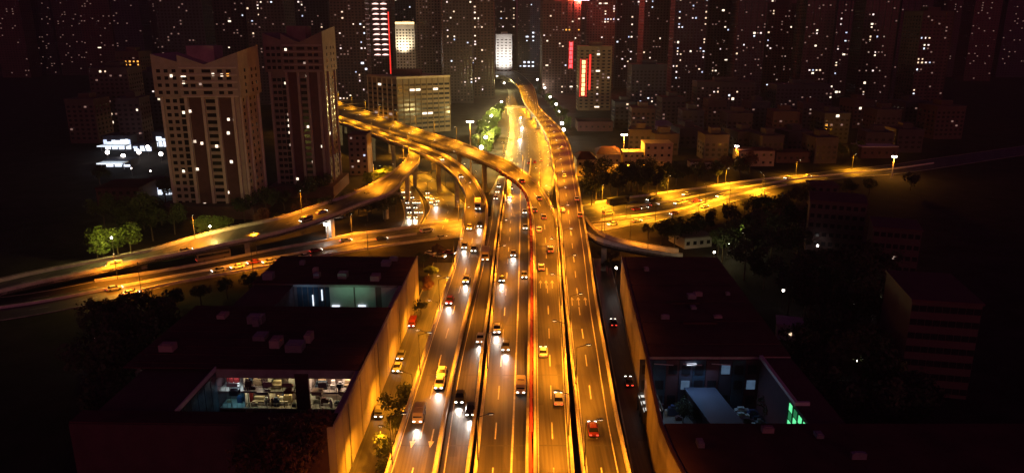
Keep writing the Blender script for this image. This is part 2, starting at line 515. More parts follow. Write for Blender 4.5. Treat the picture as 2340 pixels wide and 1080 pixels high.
ramp_w = viaduct("curved_ramp", RA, lanes=(0.5,), solid=((0.0, 0.2, 0.75), (1.0, 0.2, -0.75)))
ramp_b = viaduct("north_west_ramp", RB, lanes=(0.5,), solid=((0.0, 0.2, 0.8), (1.0, 0.2, -0.8)))
slip = viaduct("slip_road", RL, solid=((0.0, 0.15, 0.7),), para=(0, 1.0))
centre = viaduct("centre_carriageway", RC, lanes=(0.34,), solid=((0.68, 0.32, 0),))
east = viaduct("east_viaduct", RD, lanes=(0.42,), solid=((0.0, 0.2, 0.9), (1.0, 0.2, -1.9)))
west = viaduct("west_ramp", RE, lanes=(0.5,))
loop = viaduct("loop_ramp", RR, para=(1.2, 1.2))
road("cross_street", RX, ASPHALT_X, lanes=(0.25, 0.5, 0.75))
cs = bpy.data.objects["cross_street"]
for E, O in ((RX.L, RX.R), (RX.R, RX.L)):
    for d0, d1 in ((217, 1050), (1345, 1800)):
        sel = [(e, o_) for e, o_ in zip(E, O) if d0 < CX + F_PX * e.x / (e.y * CS + (CAM_H - e.z) * SN) < d1]
        if len(sel) > 2:
            bq = MB(); wall_strip(bq, [q_[0] for q_ in sel], [q_[1] for q_ in sel], 0.35, 0.95, 0.0)
            bq.build("barrier", PARAPET, cs)
mq = MB()
for d in range(len(RX.M) - 1):
    c0, c1 = RX.L[d].lerp(RX.R[d], .5), RX.L[d + 1].lerp(RX.R[d + 1], .5)
    if -165 < c0.x < 250 and not -40 < c0.x < 50:
        wall_strip(mq, [c0, c1], [RX.L[d], RX.L[d + 1]], 0.4, 0.8, 0.0)
mq.build("median_barrier", PARAPET, cs)
RN = Ribbon([(1352, 530, 1346, 514, 0.06), (1420, 519, 1412, 506, 0.06), (1500, 505, 1490, 495, 0.06), (1590, 486, 1580, 477, 0.06), (1675, 460, 1665, 453, 0.06), (1760, 441, 1748, 436, 0.06)])
road("frontage_road", RN, ASPHALT_X, lanes=(0.5,))
road("side_street", RF, ASPHALT_X, lanes=(0.5,))
road("queue_street", RK, ASPHALT)
road("boulevard", RG, ASPHALT, lanes=(0.25, 0.5, 0.75))
road("service_street", RS, ASPHALT)
road("east_service_street", RSR, ASPHALT)
# red rail that divides the two carriageways
rm = MB()
for i in range(0, len(RB.L) - 1):
    a, b = RB.L[i], RB.L[i + 1]
    if a.y > 330:
        break
    rm.box(a.x - 0.62, a.x - 0.1, a.y, b.y, a.z - 0.4, a.z + 0.9)
rm.build("median_rail", RAIL_RED, ramp_b)
# arrows painted on the lanes
def arrow(mb, rib, px, py, toward):
    d, p = rib.find(px, py)
    tg = rib.tangent(d) * (-1 if toward else 1)
    sd = Vector((tg.y, -tg.x, 0)).normalized()
    z = Vector((0, 0, 0.01))
    c = p + z
    mb.quad(c - tg * 3 - sd * .12, c - tg * 3 + sd * .12, c + tg * 1 + sd * .12, c + tg * 1 - sd * .12)
    mb.quad(c + tg * 1 - sd * .5, c + tg * 1 + sd * .5, c + tg * 3 + sd * .03, c + tg * 3 - sd * .03)
am = MB()
arrow(am, RA, 945, 1000, True); arrow(am, RA, 987, 1000, True); arrow(am, RA, 1031, 700, True)
am.build("lane_arrow", PAINT, ramp_w)
am = MB()
for x in (1307, 1322, 1338): arrow(am, RD, x, 688, False)
am.build("lane_arrow", PAINT, east)
am = MB()
for x in (1235, 1248, 1262): arrow(am, RB, x, 649, False)
am.build("lane_arrow", PAINT, ramp_b)

# ------------------------------------------------------------------ street lamps
def lamp_proto():
    t = thing("street_lamp", "", "street lamp")
    p = MB(); p.tube((0, 0, 0), (0, 0, 8.6), 0.13, 0.08, 6)
    p.build("pole", POLE, t)
    a = MB(); a.tube((0, 0, 8.5), (1.9, 0, 9.1), 0.07, 0.06, 5)
    a.build("arm", POLE, t)
    h = MB(); h.loft([[(1.7, -.16, 9.05), (1.7, .16, 9.05), (1.7, .12, 9.22), (1.7, -.12, 9.22)], [(2.6, -.2, 9.08), (2.6, .2, 9.08), (2.6, .12, 9.26), (2.6, -.12, 9.26)]])
    hd = h.build("lamp_head", POLE, t)
    g_ = MB(); g_.box(1.8, 2.5, -0.13, 0.13, 9.03, 9.049)
    g_.build("lamp_glass", E_LAMP, hd)
    return t
LAMP0 = lamp_proto()
lamp_used = [False]
def place_lamp(p, ang, label, group, power, colour, cone=150):
    o = LAMP0 if not lamp_used[0] else copy_tree(LAMP0)
    lamp_used[0] = True
    o.location, o.rotation_euler = p, (0, 0, ang)
    tag(o, label, "street lamp", group)
    if power:
        for ch in [c for c in o.children if c.type == 'LIGHT']:
            pass
        l = light("lamp_light", 'SPOT', (2.15, 0, 8.9), power, colour, o, spot_size=math.radians(cone), spot_blend=0.9, shadow_soft_size=0.25)
    return o
def mixc(c, y):
    f = min(max((y - 250) / 250, 0), 1)
    return tuple(a + (b - a) * f for a, b in zip(c, (1.0, 0.40, 0.012)))
def lamps(rib, t, spacing, start, end, where, power=9000, colour=AMBER, off=0.5, dim=(), cone=150):
    d, k = start, 0
    while d < min(end, rib.length - 3):
        p = rib.pos(d, t)
        tg = rib.tangent(d)
        inw = (rib.pos(d, 0.5) - p)
        inw.z = 0
        inw.normalize()
        p = p + inw * off + Vector((0, 0, 0.03))
        ang = math.atan2(inw.y, inw.x)
        weak = 1.0
        for y0_, y1_, f_ in dim:
            if y0_ < p.y < y1_: weak = f_
        place_lamp(p, ang, "%s street lamp along %s, counting from its start" % (ORD[k], where), "street lamps on " + where,
                   power * weak * R.uniform(0.6, 1.35) * (3.0 if p.y > 430 else 3.1 if p.y > 300 else 1.7 if p.y > 215 else 1.0), mixc(colour, p.y) if colour[1] < .5 else colour, cone)
        d += spacing * R.uniform(0.93, 1.07)
        k += 1
def lamps_end(rib, px, py):
    return rib.find(px, py)[0]
P0 = 12000
lamps(RA, 0.0, 32, 60, 1e9, "the curved left ramp", P0 * 0.8)
lamps(RC, 0.0, 32, 58, 330, "the centre carriageway", P0 * 0.62, dim=((at(CX, 600, 11).y, at(CX, 490, 10).y, .3),))
lamps(RB, 1.0, 30, 70, 1e9, "the inner right ramp", P0, dim=((at(CX, 770, 12).y, at(CX, 640, 12).y, .06),))
lamps(RD, 0.0, 28, 62, 900, "the rightmost viaduct", P0 * 0.44, cone=132, dim=((260, 430, 1.8), (430, 3000, 2.6)))
lamps(RE, 1.0, 38, 8, lamps_end(RE, 330, 590), "the descending west ramp", P0 * 1.5)
lamps(RX, 1.0, 40, lamps_end(RX, 820, 560), lamps_end(RX, 1330, 490), "the cross street under the viaducts", P0 * 1.2)
lamps(RX, 1.0, 40, lamps_end(RX, 1380, 480), lamps_end(RX, 1760, 420), "the cross street right of the viaducts", P0 * 1.7, AMBER_Y)
lamps(RX, 1.0, 42, lamps_end(RX, 1850, 408), lamps_end(RX, 2080, 385), "the east end of the cross street", P0 * 1.1, AMBER_Y)
lamps(RX, 1.0, 42, lamps_end(RX, 290, 650), lamps_end(RX, 600, 590), "the west end of the cross street", P0 * 1.0)
lamps(RG, 1.0, 22, 30, 420, "the boulevard beyond the interchange", P0 * 1.5, AMBER_Y)
lamps(RS, 1.0, 21, 40, 260, "the service street by the long wall", P0 * 0.95, AMBER_Y, -2.2)
lamps(RX, 0.0, 44, lamps_end(RX, 1400, 480), lamps_end(RX, 1760, 420), "the cross street's near kerb, right", P0 * 1.5, AMBER_Y, -1.0)
lamps(RX, 0.0, 40, lamps_end(RX, 330, 640), lamps_end(RX, 1000, 530), "the cross street's near kerb, left", P0 * 0.9, AMBER, -1.0)
lamps(RG, 0.0, 24, 40, 420, "the left kerb of the boulevard", P0 * 1.5, (1.0, .62, .10), -1.0)
lamps(RN, 0.0, 26, 6, 400, "the frontage road right of the viaducts", P0 * 1.3, AMBER_Y, -0.8)
lamps(RF, 0.0, 40, 20, 130, "the side street below the ramp", P0 * 0.6, AMBER_Y)
lamps(RR, 0.0, 40, 30, 200, "the small loop ramp", P0 * 0.4)

for i, (x_, y_, pw) in enumerate(((1340, 412, 26000), (1392, 404, 26000), (1440, 396, 22000), (1500, 392, 14000))):  # lamps added to brighten the ochre houses and their yard
    place_lamp(at(x_, y_, 0), 1.57, "%s added fill lamp in the yard before the ochre houses, from the viaduct" % (["first"] + ORD[1:])[i], "added fill lamps before the ochre houses", pw, AMBER_Y)
for i, (x_, y_, pw) in enumerate(((1375, 528, 9000), (1440, 545, 10000), (1400, 512, 9000))):  # lamps added to spread amber light over the verge
    place_lamp(at(x_, y_, 0), 1.57, "%s added fill lamp on the lit verge inside the loop ramp" % (["first"] + ORD[1:])[i], "added fill lamps inside the loop ramp", pw, AMBER)

for i, (x_, y_, pw) in enumerate(((862, 418, 15000), (892, 412, 15000), (948, 398, 20000), (985, 398, 22000), (1018, 425, 20000), (1046, 450, 16000), (1085, 430, 9000), (905, 360, 20000), (985, 362, 20000))):  # lamps added so the ground and piers below the ramps look golden
    place_lamp(at(x_, y_, 0), R.uniform(0, 6), "%s added fill lamp on the ground below the curving ramps" % (["first"] + ORD[1:])[i], "added fill lamps below the curving ramps", pw, (1.0, .42, .012))

# ------------------------------------------------------------------ generic facades
BUILDINGS = []
LITMESH = {}
def lit_mesh(w, h, m):
    k = (round(w, 1), round(h, 1), m.name)
    if k not in LITMESH:
        b = MB(); b.box(-w / 2, w / 2, -0.09, 0.03, -h / 2, h / 2)
        LITMESH[k] = b.mesh("lit_window", m)
    return LITMESH[k]
def facade_windows(mb, x0, x1, z0, z1, y, bay, fl, w, h, face='front', depth=0):
    nb = max(1, int((x1 - x0) / bay)); nf = max(1, int((z1 - z0) / fl))
    bx = (x1 - x0) / nb
    for i in range(nb):
        for j in range(nf):
            cx, cz = x0 + bx * (i + .5), z0 + fl * (j + .5)
            if face == 'front':
                mb.box(cx - w / 2, cx + w / 2, y - 0.05, y + 0.02, cz - h / 2, cz + h / 2)
            else:
                mb.box(y - 0.05, y + 0.05, cx - w / 2, cx + w / 2, cz - h / 2, cz + h / 2)
def tower(name, label, px0, px1, pytop, Y, depth, m, rz=0.0, bay=3.4, fl=3.1, crown=0, ribs=True, cat="tower block", winm=None, group=None, base=0.0, slabs=False):
    a, b = on_y(px0, 250, Y), on_y(px1, 250, Y)
    w = (b.x - a.x) / max(math.cos(rz), .5)
    h = on_y((px0 + px1) / 2, pytop, Y).z - base
    t = thing(name, label, cat, ((a.x + b.x) / 2, Y, base), rz, group)
    wl_ = MB()
    wl_.box(-w / 2, w / 2, 0, depth, 0, h)
    nb = max(2, int(w / bay))
    if ribs:
        for i in range(0, nb + 1, 2):
            x = -w / 2 + i * w / nb
            wl_.box(max(x - .35, -w / 2 - .1), min(x + .35, w / 2 + .1), -0.55, -0.002, 0, h + 0.4)
    if slabs:
        for k in range(1, int(h / fl)):
            wl_.box(-w / 2 - .3, w / 2 + .3, -0.9, -0.003, k * fl - .2, k * fl + .1)
    wl_.build("wall", m, t)
    wn_ = MB()
    facade_windows(wn_, -w / 2, w / 2, 2, h - 1.5, 0, w / nb, fl, w / nb * .5, 1.5)
    facade_windows(wn_, 1, depth - 1, 2, h - 1.5, (w / 2 if a.x + b.x < 0 else -w / 2), 4.2, fl, 1.9, 1.5, 'side')
    wn_.build("window", winm or GLASS, t, kind="stuff")
    dm = MB()
    nfl_ = int((h - 3.5) / fl)
    for q_ in range(int(nb * nfl_ * .08)):
        cx_, cz_ = -w / 2 + w / nb * (R.randrange(nb) + .5), 2 + fl * (R.randrange(max(nfl_, 1)) + .5)
        dm.box(cx_ - w / nb * .22, cx_ + w / nb * .22, -.075, -.051, cz_ - .6, cz_ + .6)
    if dm.v: dm.build("faint_window", E_GLIM, t, kind="stuff")
    rf = MB()
    rf.box(-w / 2 - .2, w / 2 + .2, -0.2, depth + .2, h + .001, h + 1.1)
    rf.box(-w * .18, w * .22, depth * .3, depth * .7, h + 1.1, h + 4.5 + crown)
    rf.build("roof", m, t)
    BUILDINGS.append(dict(t=t, w=w, h=h, nb=nb, fl=fl, Y=Y, rz=rz, base=base))
    return t, w, h, depth
def lit(px, py, k='w'):
    d = ray(px, py)
    for B in sorted(BUILDINGS, key=lambda q: q['Y']):
        t = B['t']
        c, s_ = math.cos(B['rz']), math.sin(B['rz'])
        n = Vector((s_, -c, 0))
        o = Vector((0, 0, CAM_H))
        den = d.dot(n)
        if abs(den) < 1e-6:
            continue
        q = o + d * ((t.location - o).dot(n) / den)
        lx = (q.x - t.location.x) * c + (q.y - t.location.y) * s_
        lz = q.z - B['base']
        if abs(lx) < B['w'] / 2 + 0.3 and 2 < lz < B['h'] - .5:
            bx = B['w'] / B['nb']
            i = min(max(int((lx + B['w'] / 2) / bx), 0), B['nb'] - 1)
            j = int((lz - 2) / B['fl'])
            sc = max(.8, B['Y'] / 900)
            ww, hh = {'w': (bx * .62, 1.7), 'b': (bx * .62, 1.7), 'W': (bx * 1.5, 1.8), 'L': (bx * 1.0, 2.4), 'd': (bx * .55, 1.5), 'o': (bx * .6, 1.7), 'B': (bx * 1.2, 2.6)}[k]
            m = {'w': E_WARM, 'b': E_COOL, 'W': E_WARM, 'L': E_WARM, 'd': E_DIM, 'o': E_AMBER, 'B': E_COOL}[k]
            if k == 'w': m = R.choice((E_WARM, E_W2, E_W3, E_W3, E_W4, E_COOL, E_W2))
            ww, hh = ww * R.uniform(.5, .9), hh * R.choice((.7, .8, .95))
            o_ = link("lit_window", lit_mesh(min(ww * sc, bx * 1.8), hh * sc ** .5, m), t)
            o_.location = (-B['w'] / 2 + bx * (i + .5), -0.12 - R.uniform(0, .004), 2 + B['fl'] * (j + .5))
            return t
    return None

# ------------------------------------------------------------------ the two crowned towers on the left
def crowned_tower(label, px0, px1, pytop, Y, shift, rz, wallm, trim, tile, seed):
    rr = random.Random(seed)
    a, b = on_y(px0, 330, Y), on_y(px1, 330, Y)
    w = b.x - a.x
    h = on_y((px0 + px1) / 2, pytop, Y).z
    t = thing("apartment_tower", label, "apartment tower", ((a.x + b.x) / 2, Y, 0), rz, "twin crowned apartment towers")
    hw, cz, dp, fl = w / 2, h - 17.0, 24.0, 2.9
    # body: left wing set back, broad middle
    wl_ = MB(); wl_.box(-hw, -hw * .40, 1.2, dp, 0, cz); wl_.build("wing", wallm, t)
    wl_ = MB(); wl_.box(-hw * .399, hw, 0, dp, 0, cz); wl_.build("wall", wallm, t)
    # dark tiled bays sunk between the fins
    for bx0, bx1 in ((-.27, .06), (.50, .82)):
        p = MB(); p.box(hw * bx0, hw * bx1, -0.25, -0.005, 3, cz - .3)
        p.build("tiled_bay", tile, t)
    # fins
    for fx in (-.97, -.33, .10, .45, .86):
        f = MB(); f.box(hw * fx - .6, hw * fx + .6, -1.0 if abs(fx) < .9 else 0.2, -0.26 if abs(fx) < .9 else 1.19, 0, cz - .02)
        f.build("fin", trim, t)
    for fy in (1.2, 9.5, dp - 1.0):
        f = MB(); f.box(hw + .005, hw + .8, fy - .6, fy + .6, 0, cz - .02)
        f.build("fin", trim, t)
    # crown, wider than the body, with raked parapets
    ex = hw * 1.10
    for (c0, c1, y0, l, r_, br) in ((-ex, -hw * .42, -0.4, 4.4, 1.2, 1.2), (-hw * .418, .24 * hw, -1.6, 4.2, 0.3, .3), (.242 * hw, ex, -1.6, 0.3, 5.2, 7.5)):
        cr_ = MB()
        cr_.prism([(c0, y0), (c1, y0), (c1, dp + .6), (c0, dp + .6)], cz + .01, [h - 4 + l, h - 4 + r_, h - 4 + br, h - 4 + l])
        cr_.build("crown", wallm, t)
    # crown bands
    for k in range(5):
        bnd = MB(); bnd.box(-hw * .40, hw * 1.05, -1.9, -1.61, cz + .1 + k * fl, cz + .75 + k * fl)
        bnd.build("crown_band", trim, t)
    # windows, one object each, shared mesh
    meshes = {}
    def win(cx, y, z, ww, hh, m=GLASS, nm="window", side=False):
        k = (round(ww, 2), round(hh, 2), m.name)
        if k not in meshes:
            q = MB(); q.box(-ww / 2, ww / 2, -0.06, 0.06, -hh / 2, hh / 2)
            meshes[k] = q.mesh(nm, m)
        o = link(nm, meshes[k], t)
        o.location = (cx, y, z)
        if side: o.rotation_euler = (0, 0, math.pi / 2)
        return o
    nf = int((cz - 4) / fl)
    for j in range(nf):
        z = 4 + fl * (j + .5)
        win(hw * -.84, 1.2, z, 1.7, 1.5); win(hw * -.66, 1.2, z, 1.7, 1.5); win(hw * -.48, 1.2, z, 2.0, 2.1)
        win(hw * .275, 0, z, hw * .24, 1.55)
        for yy in (5.2, 13.5, 19.0): win(hw, yy, z, 1.5, 1.4, side=True)
    for j in range(4):
        z = cz + 1.95 + fl * j
        for q in (-.95, -.76, -.56): win(hw * q, -.4, z, 1.6, 1.4)
        for q in (-.27, -.08, .28, .62, .84): win(hw * q, -1.6, z, 2.0 if q != .28 else 3.6, 1.3)
        for yy in (5.2, 13.5, 19.0): win(ex, yy, z, 1.5, 1.4, side=True)
    lo = MB()
    lo.box(-hw * 1.2, hw * 1.25, -7, dp + 4, 0, 5.5)
    lo.build("podium", WALL_TD, t)
    rb = MB(); rb.box(-hw * .35, hw * .35, 6, 16, h - 3.4, h + 3.5)
    rb.build("roof_house", wallm, t)
    # downlights that wash the two end wings
    def lit_px(px, py, k='w'):
        q = on_y(px, py, Y)
        lx = q.x - t.location.x
        inz = q.z > cz
        if lx > hw:
            return win(hw + .1, min(max((lx - hw) * 2.4, 2), dp - 2), q.z, 1.2, 1.3, {'w': E_WARM, 'o': E_AMBER, 'd': E_DIM}[k], "lit_window", True)
        y = (-1.74 if inz else -.36) if lx > -hw * .4 else (-.54 if inz else 1.06)
        m = {'w': E_WARM, 'o': E_AMBER, 'd': E_DIM}[k]
        o = win(lx, y, q.z, 1.0, 1.1, m, "lit_window")
    return t, lit_px
def px_depth(py, z=0):
    return at(CX, py, z).y
T1, lit1 = crowned_tower("tall apartment tower with a notched crown, nearer of the two, beyond the west ramp", 379, 556, 126, px_depth(492), 0, 0.0, WALL_T, TRIM_T, WALL_TD, 1)
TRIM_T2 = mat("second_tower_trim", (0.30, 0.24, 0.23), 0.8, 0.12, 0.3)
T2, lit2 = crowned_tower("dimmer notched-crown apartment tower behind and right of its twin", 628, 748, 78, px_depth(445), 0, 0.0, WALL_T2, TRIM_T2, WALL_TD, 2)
for cx, cy, k in ((547, 493, 'w'), (625, 490, 'w'), (640, 490, 'w'), (635, 535, 'w'), (825, 483, 'w'), (882, 487, 'w'), (920, 485, 'o'), (1050, 470, 'w'), (743, 543, 'd'), (617, 733, 'w'),
                  (668, 722, 'w'), (917, 775, 'w'), (955, 775, 'w'), (917, 862, 'w'), (698, 918, 'd'), (745, 930, 'w'), (840, 948, 'w'), (1018, 983, 'w'), (937, 1050, 'w'), (1008, 478, 'd')):
    lit1(200 + cx * .3519, cy * .3519, k)
for x, y in ((522, 304), (446, 323), (462, 327), (496, 334), (558, 346), (529, 369), (417, 392), (452, 386), (522, 439), (469, 466)):
    lit1(x, y)
for cx, cy in ((1293, 322), (1287, 540), (1427, 495), (1310, 780), (1305, 818), (1315, 860), (1433, 822), (1465, 945), (1525, 950), (1467, 1010), (1467, 1050), (1590, 877), (1340, 1096), (1365, 1160)):
    lit2(200 + cx * .3519, cy * .3519)
for cx, cy in ((1320, 940), (1415, 410), (1300, 745)):
    lit2(200 + cx * .3519, cy * .3519, 'd')

# ------------------------------------------------------------------ office block behind the ramps, its corner towards the viewer
def office():
    c = at(912, 308, 0)
    h = on_y(912, 181, c.y).z
    t = thing("office_building", "broad office block with a pale roof band behind the curving ramps", "office block", c, 0)
    k = c.y / F_PX
    A = Vector((-72 * k * 1.12, 26, 0)); B = Vector((104 * k * 1.08, 22, 0))
    pts = [(0, 0), (B.x, B.y), (B.x + A.x, B.y + A.y), (A.x, A.y)]
    w = MB(); w.prism(pts, 0, h); w.build("wall", OFFICE, t)
    def ring(f, z0, z1, nm, m):
        cx_, cy_ = (B.x + A.x) / 2, (B.y + A.y) / 2
        q = MB(); q.prism([((p[0] - cx_) * f + cx_, (p[1] - cy_) * f + cy_) for p in pts], z0, z1)
        return q.build(nm, m, t)
    ring(1.02, h + .002, h + 1.6, "roof_band", OCHRE)
    for V, n, dirn in ((B, 9, 1), (A, 6, -1)):
        u = V.normalized()
        nrm = Vector((u.y, -u.x, 0)) * dirn
        L_ = V.length
        for i in range(n):
            for j in range(int(h / 3.6) - 1):
                cc = u * (L_ * (i + .5) / n) + nrm * .06 + Vector((0, 0, 4 + 3.6 * j))
                ww = L_ / n * (.42 if dirn == 1 else .32)
                m = GLASS
                nm = "window"
                if dirn == -1 and i in (1, 2, 4, 5) and j < 4 and R.random() < .55: m, nm = E_DIM, "lit_window"
                if (dirn, i, j) in ((1, 2, 8), (1, 3, 8), (1, 4, 3), (1, 5, 3), (1, 6, 8), (-1, 3, 9)): m, nm = E_WARM, "lit_window"
                q = MB(); q.hull8([cc - u * ww - Vector((0, 0, .8)) - nrm * .05, cc + u * ww - Vector((0, 0, .8)) - nrm * .05, cc + u * ww + Vector((0, 0, .8)) - nrm * .05, cc - u * ww + Vector((0, 0, .8)) - nrm * .05],
                                  [cc - u * ww - Vector((0, 0, .8)) + nrm * .03, cc + u * ww - Vector((0, 0, .8)) + nrm * .03, cc + u * ww + Vector((0, 0, .8)) + nrm * .03, cc - u * ww + Vector((0, 0, .8)) + nrm * .03])
                q.build(nm, m, t)
        for i in range(n + 1):
            cc = u * (L_ * i / n)
            q = MB(); q.tube(cc + nrm * .1, cc + nrm * .1 + Vector((0, 0, h - .01)), .5, .5, 4)
            q.build("pilaster", OCHRE if dirn == -1 else OFFICE, t)
    rb = MB(); cx_, cy_ = (B.x + A.x) / 2, (B.y + A.y) / 2
    rb.box(cx_ - 12, cx_ + 10, cy_ - 6, cy_ + 6, h + 1.6, h + 6)
    rb.build("roof_house", WALL_TD, t)
office()

# ------------------------------------------------------------------ far towers (left to right)
F0, F1, F2, F3 = FAR
far_rows = [
 ("block with a grey side, at the left edge behind the bright shop", 217, 300, 158, 560, 30, F0, .12), 
 ("dark slab with a faint orange-lit top floor near the left edge", 280, 334, 120, 720, 25, F1, 0),
 ("narrow dark block just left of the nearer crowned tower", 318, 372, 168, 610, 25, F2, -.05),
 ("very tall unlit tower behind the nearer crowned tower", 386, 486, -60, 760, 30, F2, .05),
 ("tall tower with one wide lit window above the crowned towers", 490, 578, -40, 850, 30, F0, 0),
 ("tall dark tower filling the gap above the second crowned tower", 582, 668, -50, 800, 30, F0, -.08),
 ("tower with scattered lights just above the dimmer crowned tower", 670, 764, -30, 900, 30, F2, .06),
 ("brown tower right of the dimmer crowned tower", 768, 845, -70, 820, 30, F1, 0.04),
 ("tall slab behind the office block's left end", 905, 960, -60, 1010, 26, F2, 0),
 ("slim tower with a pale edge behind the office block", 958, 1012, -55, 880, 28, F3, -.06),
 ("dark tower with a column of lights left of the white building", 1016, 1082, -80, 800, 30, F0, .05),
 ("brown tower standing beside the far bend of the viaduct, on its left", 1084, 1130, -60, 860, 30, F1, 0),
 ("dark background tower behind the white building", 1128, 1180, -50, 1500, 30, F2, 0),
 ("blue-dark tower right of the white building with bright office windows", 1182, 1234, -30, 1250, 30, F2, 0),
 ("tower under the glowing rooftop sign", 1238, 1322, 4, 900, 30, F1, .06),
 ("reddish tower right of the rooftop sign", 1336, 1398, -70, 960, 30, F1, -.05),
 ("dark tower behind the neon sign building's right side", 1402, 1458, -60, 1000, 30, F2, 0),
 ("tower with a lit staircase column right of the neon signs", 1462, 1524, -80, 880, 30, F0, .04),
 ("tower with two close columns of lights, centre right", 1530, 1602, -50, 820, 30, F2, -.04),
 ("dark tower with a bright window low on its front, centre right", 1604, 1668, -70, 900, 30, F0, .05),
 ("blue-black tower next right of the bright low window", 1670, 1734, -40, 840, 28, F2, 0),
 ("low brown tower with few lights, right half", 1738, 1806, 10, 930, 28, F1, -.07),
 ("dark tower with a ladder of lights, right half", 1820, 1884, -60, 800, 28, F0, .03),
 ("blue-dark tower between two light ladders, right half", 1888, 1946, -20, 900, 28, F2, 0),
 ("tall tower with evenly spaced lit floors, right half", 1950, 2024, -70, 790, 28, F0, -.04),
 ("tower second from the right edge", 2028, 2074, -20, 860, 28, F2, .05),
 ("broad tower with many dim windows at the right edge", 2076, 2150, 28, 700, 28, F1, .10),
 ("low apartment block in front of the centre right towers", 1440, 1520, 150, 720, 22, F2, .05),
 ("low dark block under the two light columns", 1590, 1720, 190, 680, 22, F0, -.03),
 ("low dark block under the light ladder, right half", 1770, 1900, 196, 660, 22, F2, .04),
]
for lab, a, b, yt, Y, dp, m, rz in far_rows:
    tower("tower_block", lab, a, b, yt, Y, dp, m, rz, group="tower blocks on the skyline", ribs=(Y > 690))
fill = [(-60, 14), (20, 84), (92, 150), (156, 214), (214, 282), (286, 348), (350, 420), (470, 540), (560, 610), (640, 700), (740, 800), (820, 870), (940, 1000), (1060, 1110), (1210, 1270), (1300, 1350), (1380, 1430),
        (1450, 1500), (1500, 1560), (1580, 1640), (1640, 1700), (1716, 1770), (1780, 1836), (1868, 1920), (1926, 1980), (2000, 2052), (2056, 2110), (2120, 2180), (2190, 2250), (2262, 2330), (2336, 2400)]
for i, (a, b) in enumerate(fill):
    tower("tower_block", "%s tower from the left in the farthest dark row of the skyline" % ((["first"] + ORD[1:]))[i], a, b, R.uniform(-95, -55), R.uniform(1120, 1350), 30, FAR[(i * 7) % 3], 0, group="farthest towers of the skyline", ribs=False, bay=4.2, fl=3.6)
mids = [(150, 215, 230, 520), (268, 318, 228, 500), (1405, 1450, 236, 600), (1444, 1498, 250, 560), (1512, 1566, 226, 610), (1560, 1610, 256, 540), (1618, 1660, 232, 600), (1664, 1722, 262, 530),
        (1716, 1760, 236, 590), (1770, 1828, 258, 540), (1836, 1880, 240, 590), (1886, 1946, 262, 520), (1950, 2000, 232, 600), (2006, 2062, 254, 530), (2066, 2130, 236, 570), (2140, 2210, 246, 540)]
for i, (a, b, yt, Y) in enumerate(mids):
    tower("low_tower", "%s low dark block from the left in the unlit quarter below the skyline" % ((["first"] + ORD[1:])[i]), a, b, yt, Y, 22, FAR[(i * 5 + 1) % 3], R.uniform(-.15, .15), group="low blocks of the dark quarter", ribs=False)
low = [(1440, 1490, 300, 480), (1500, 1556, 310, 470), (1556, 1610, 296, 500), (1616, 1672, 312, 450), (1690, 1742, 304, 470), (1748, 1800, 314, 450), (1806, 1866, 304, 480), (1872, 1926, 318, 440), (1990, 2050, 306, 470), (2060, 2120, 300, 480)]
for i, (a, b, yt, Y) in enumerate(low):
    tower("row_building", "%s low roofed building in the black ground before the dark quarter" % ((["first"] + ORD[1:])[i]), a, b, yt, Y, 18, FAR[(i * 3) % 3], R.uniform(-.2, .2), group="low buildings before the dark quarter", ribs=False)
# the special far buildings
tw = tower("residential_tower", "tower with paired pinkish lit balconies under red light", 852, 904, -40, 900, 26, F1, 0, cat="tower block", group=None)[0]
Wt = BUILDINGS[-1]['w']
for k in range(22):
    z = on_y(878, 126 - k * 11.6, 900).z
    for sx in (-1, 1):
        ring_ = []
        for u, hh in ((.8, .3), (2.2, 1.1), (4.6, 1.5), (7.0, 1.0), (8.6, .25)):
            ring_.append([(sx * u, -1.5, z), (sx * u, -1.1, z + hh), (sx * u, -.2, z + hh), (sx * u, -.2, z), (sx * u, -1.1, z - hh * .2)])
        q = MB(); q.loft(ring_); q.build("lit_balcony", E_BALC, tw)
q = MB(); q.box(9.2, 10.4, -.5, -.1, 22, 95); q.build("red_strip_light", E_RED, tw)
t, w, h, dp = tower("hotel_building", "brightly floodlit yellowish building with a glowing roof sign", 911, 953, 58, 840, 24, PALE, 0, cat="hotel", ribs=True, base=0)
light("flood_light", 'SPOT', (-2, -12, h - 26), 45000, (1, .8, .5), t, spot_size=math.radians(110), spot_blend=1.0, shadow_soft_size=.5).rotation_euler = (math.radians(125), 0, 0)
q = MB(); q.box(-w / 2, w / 2, -.6, -.25, h + 1.2, h + 3.4); q.build("roof_sign", E_NEON, t)
t, w, h, dp = tower("white_building", "white floodlit building with rows of dark windows at the road's far end", 1134, 1170, 80, 1180, 24, PALE, 0, cat="office block", ribs=False, bay=5, fl=4.2)
light("flood_light", 'SPOT', (0, -30, h - 40), 110000, (1, .92, .86), t, spot_size=math.radians(90), spot_blend=.6, shadow_soft_size=.5).rotation_euler = (math.radians(110), 0, 0)
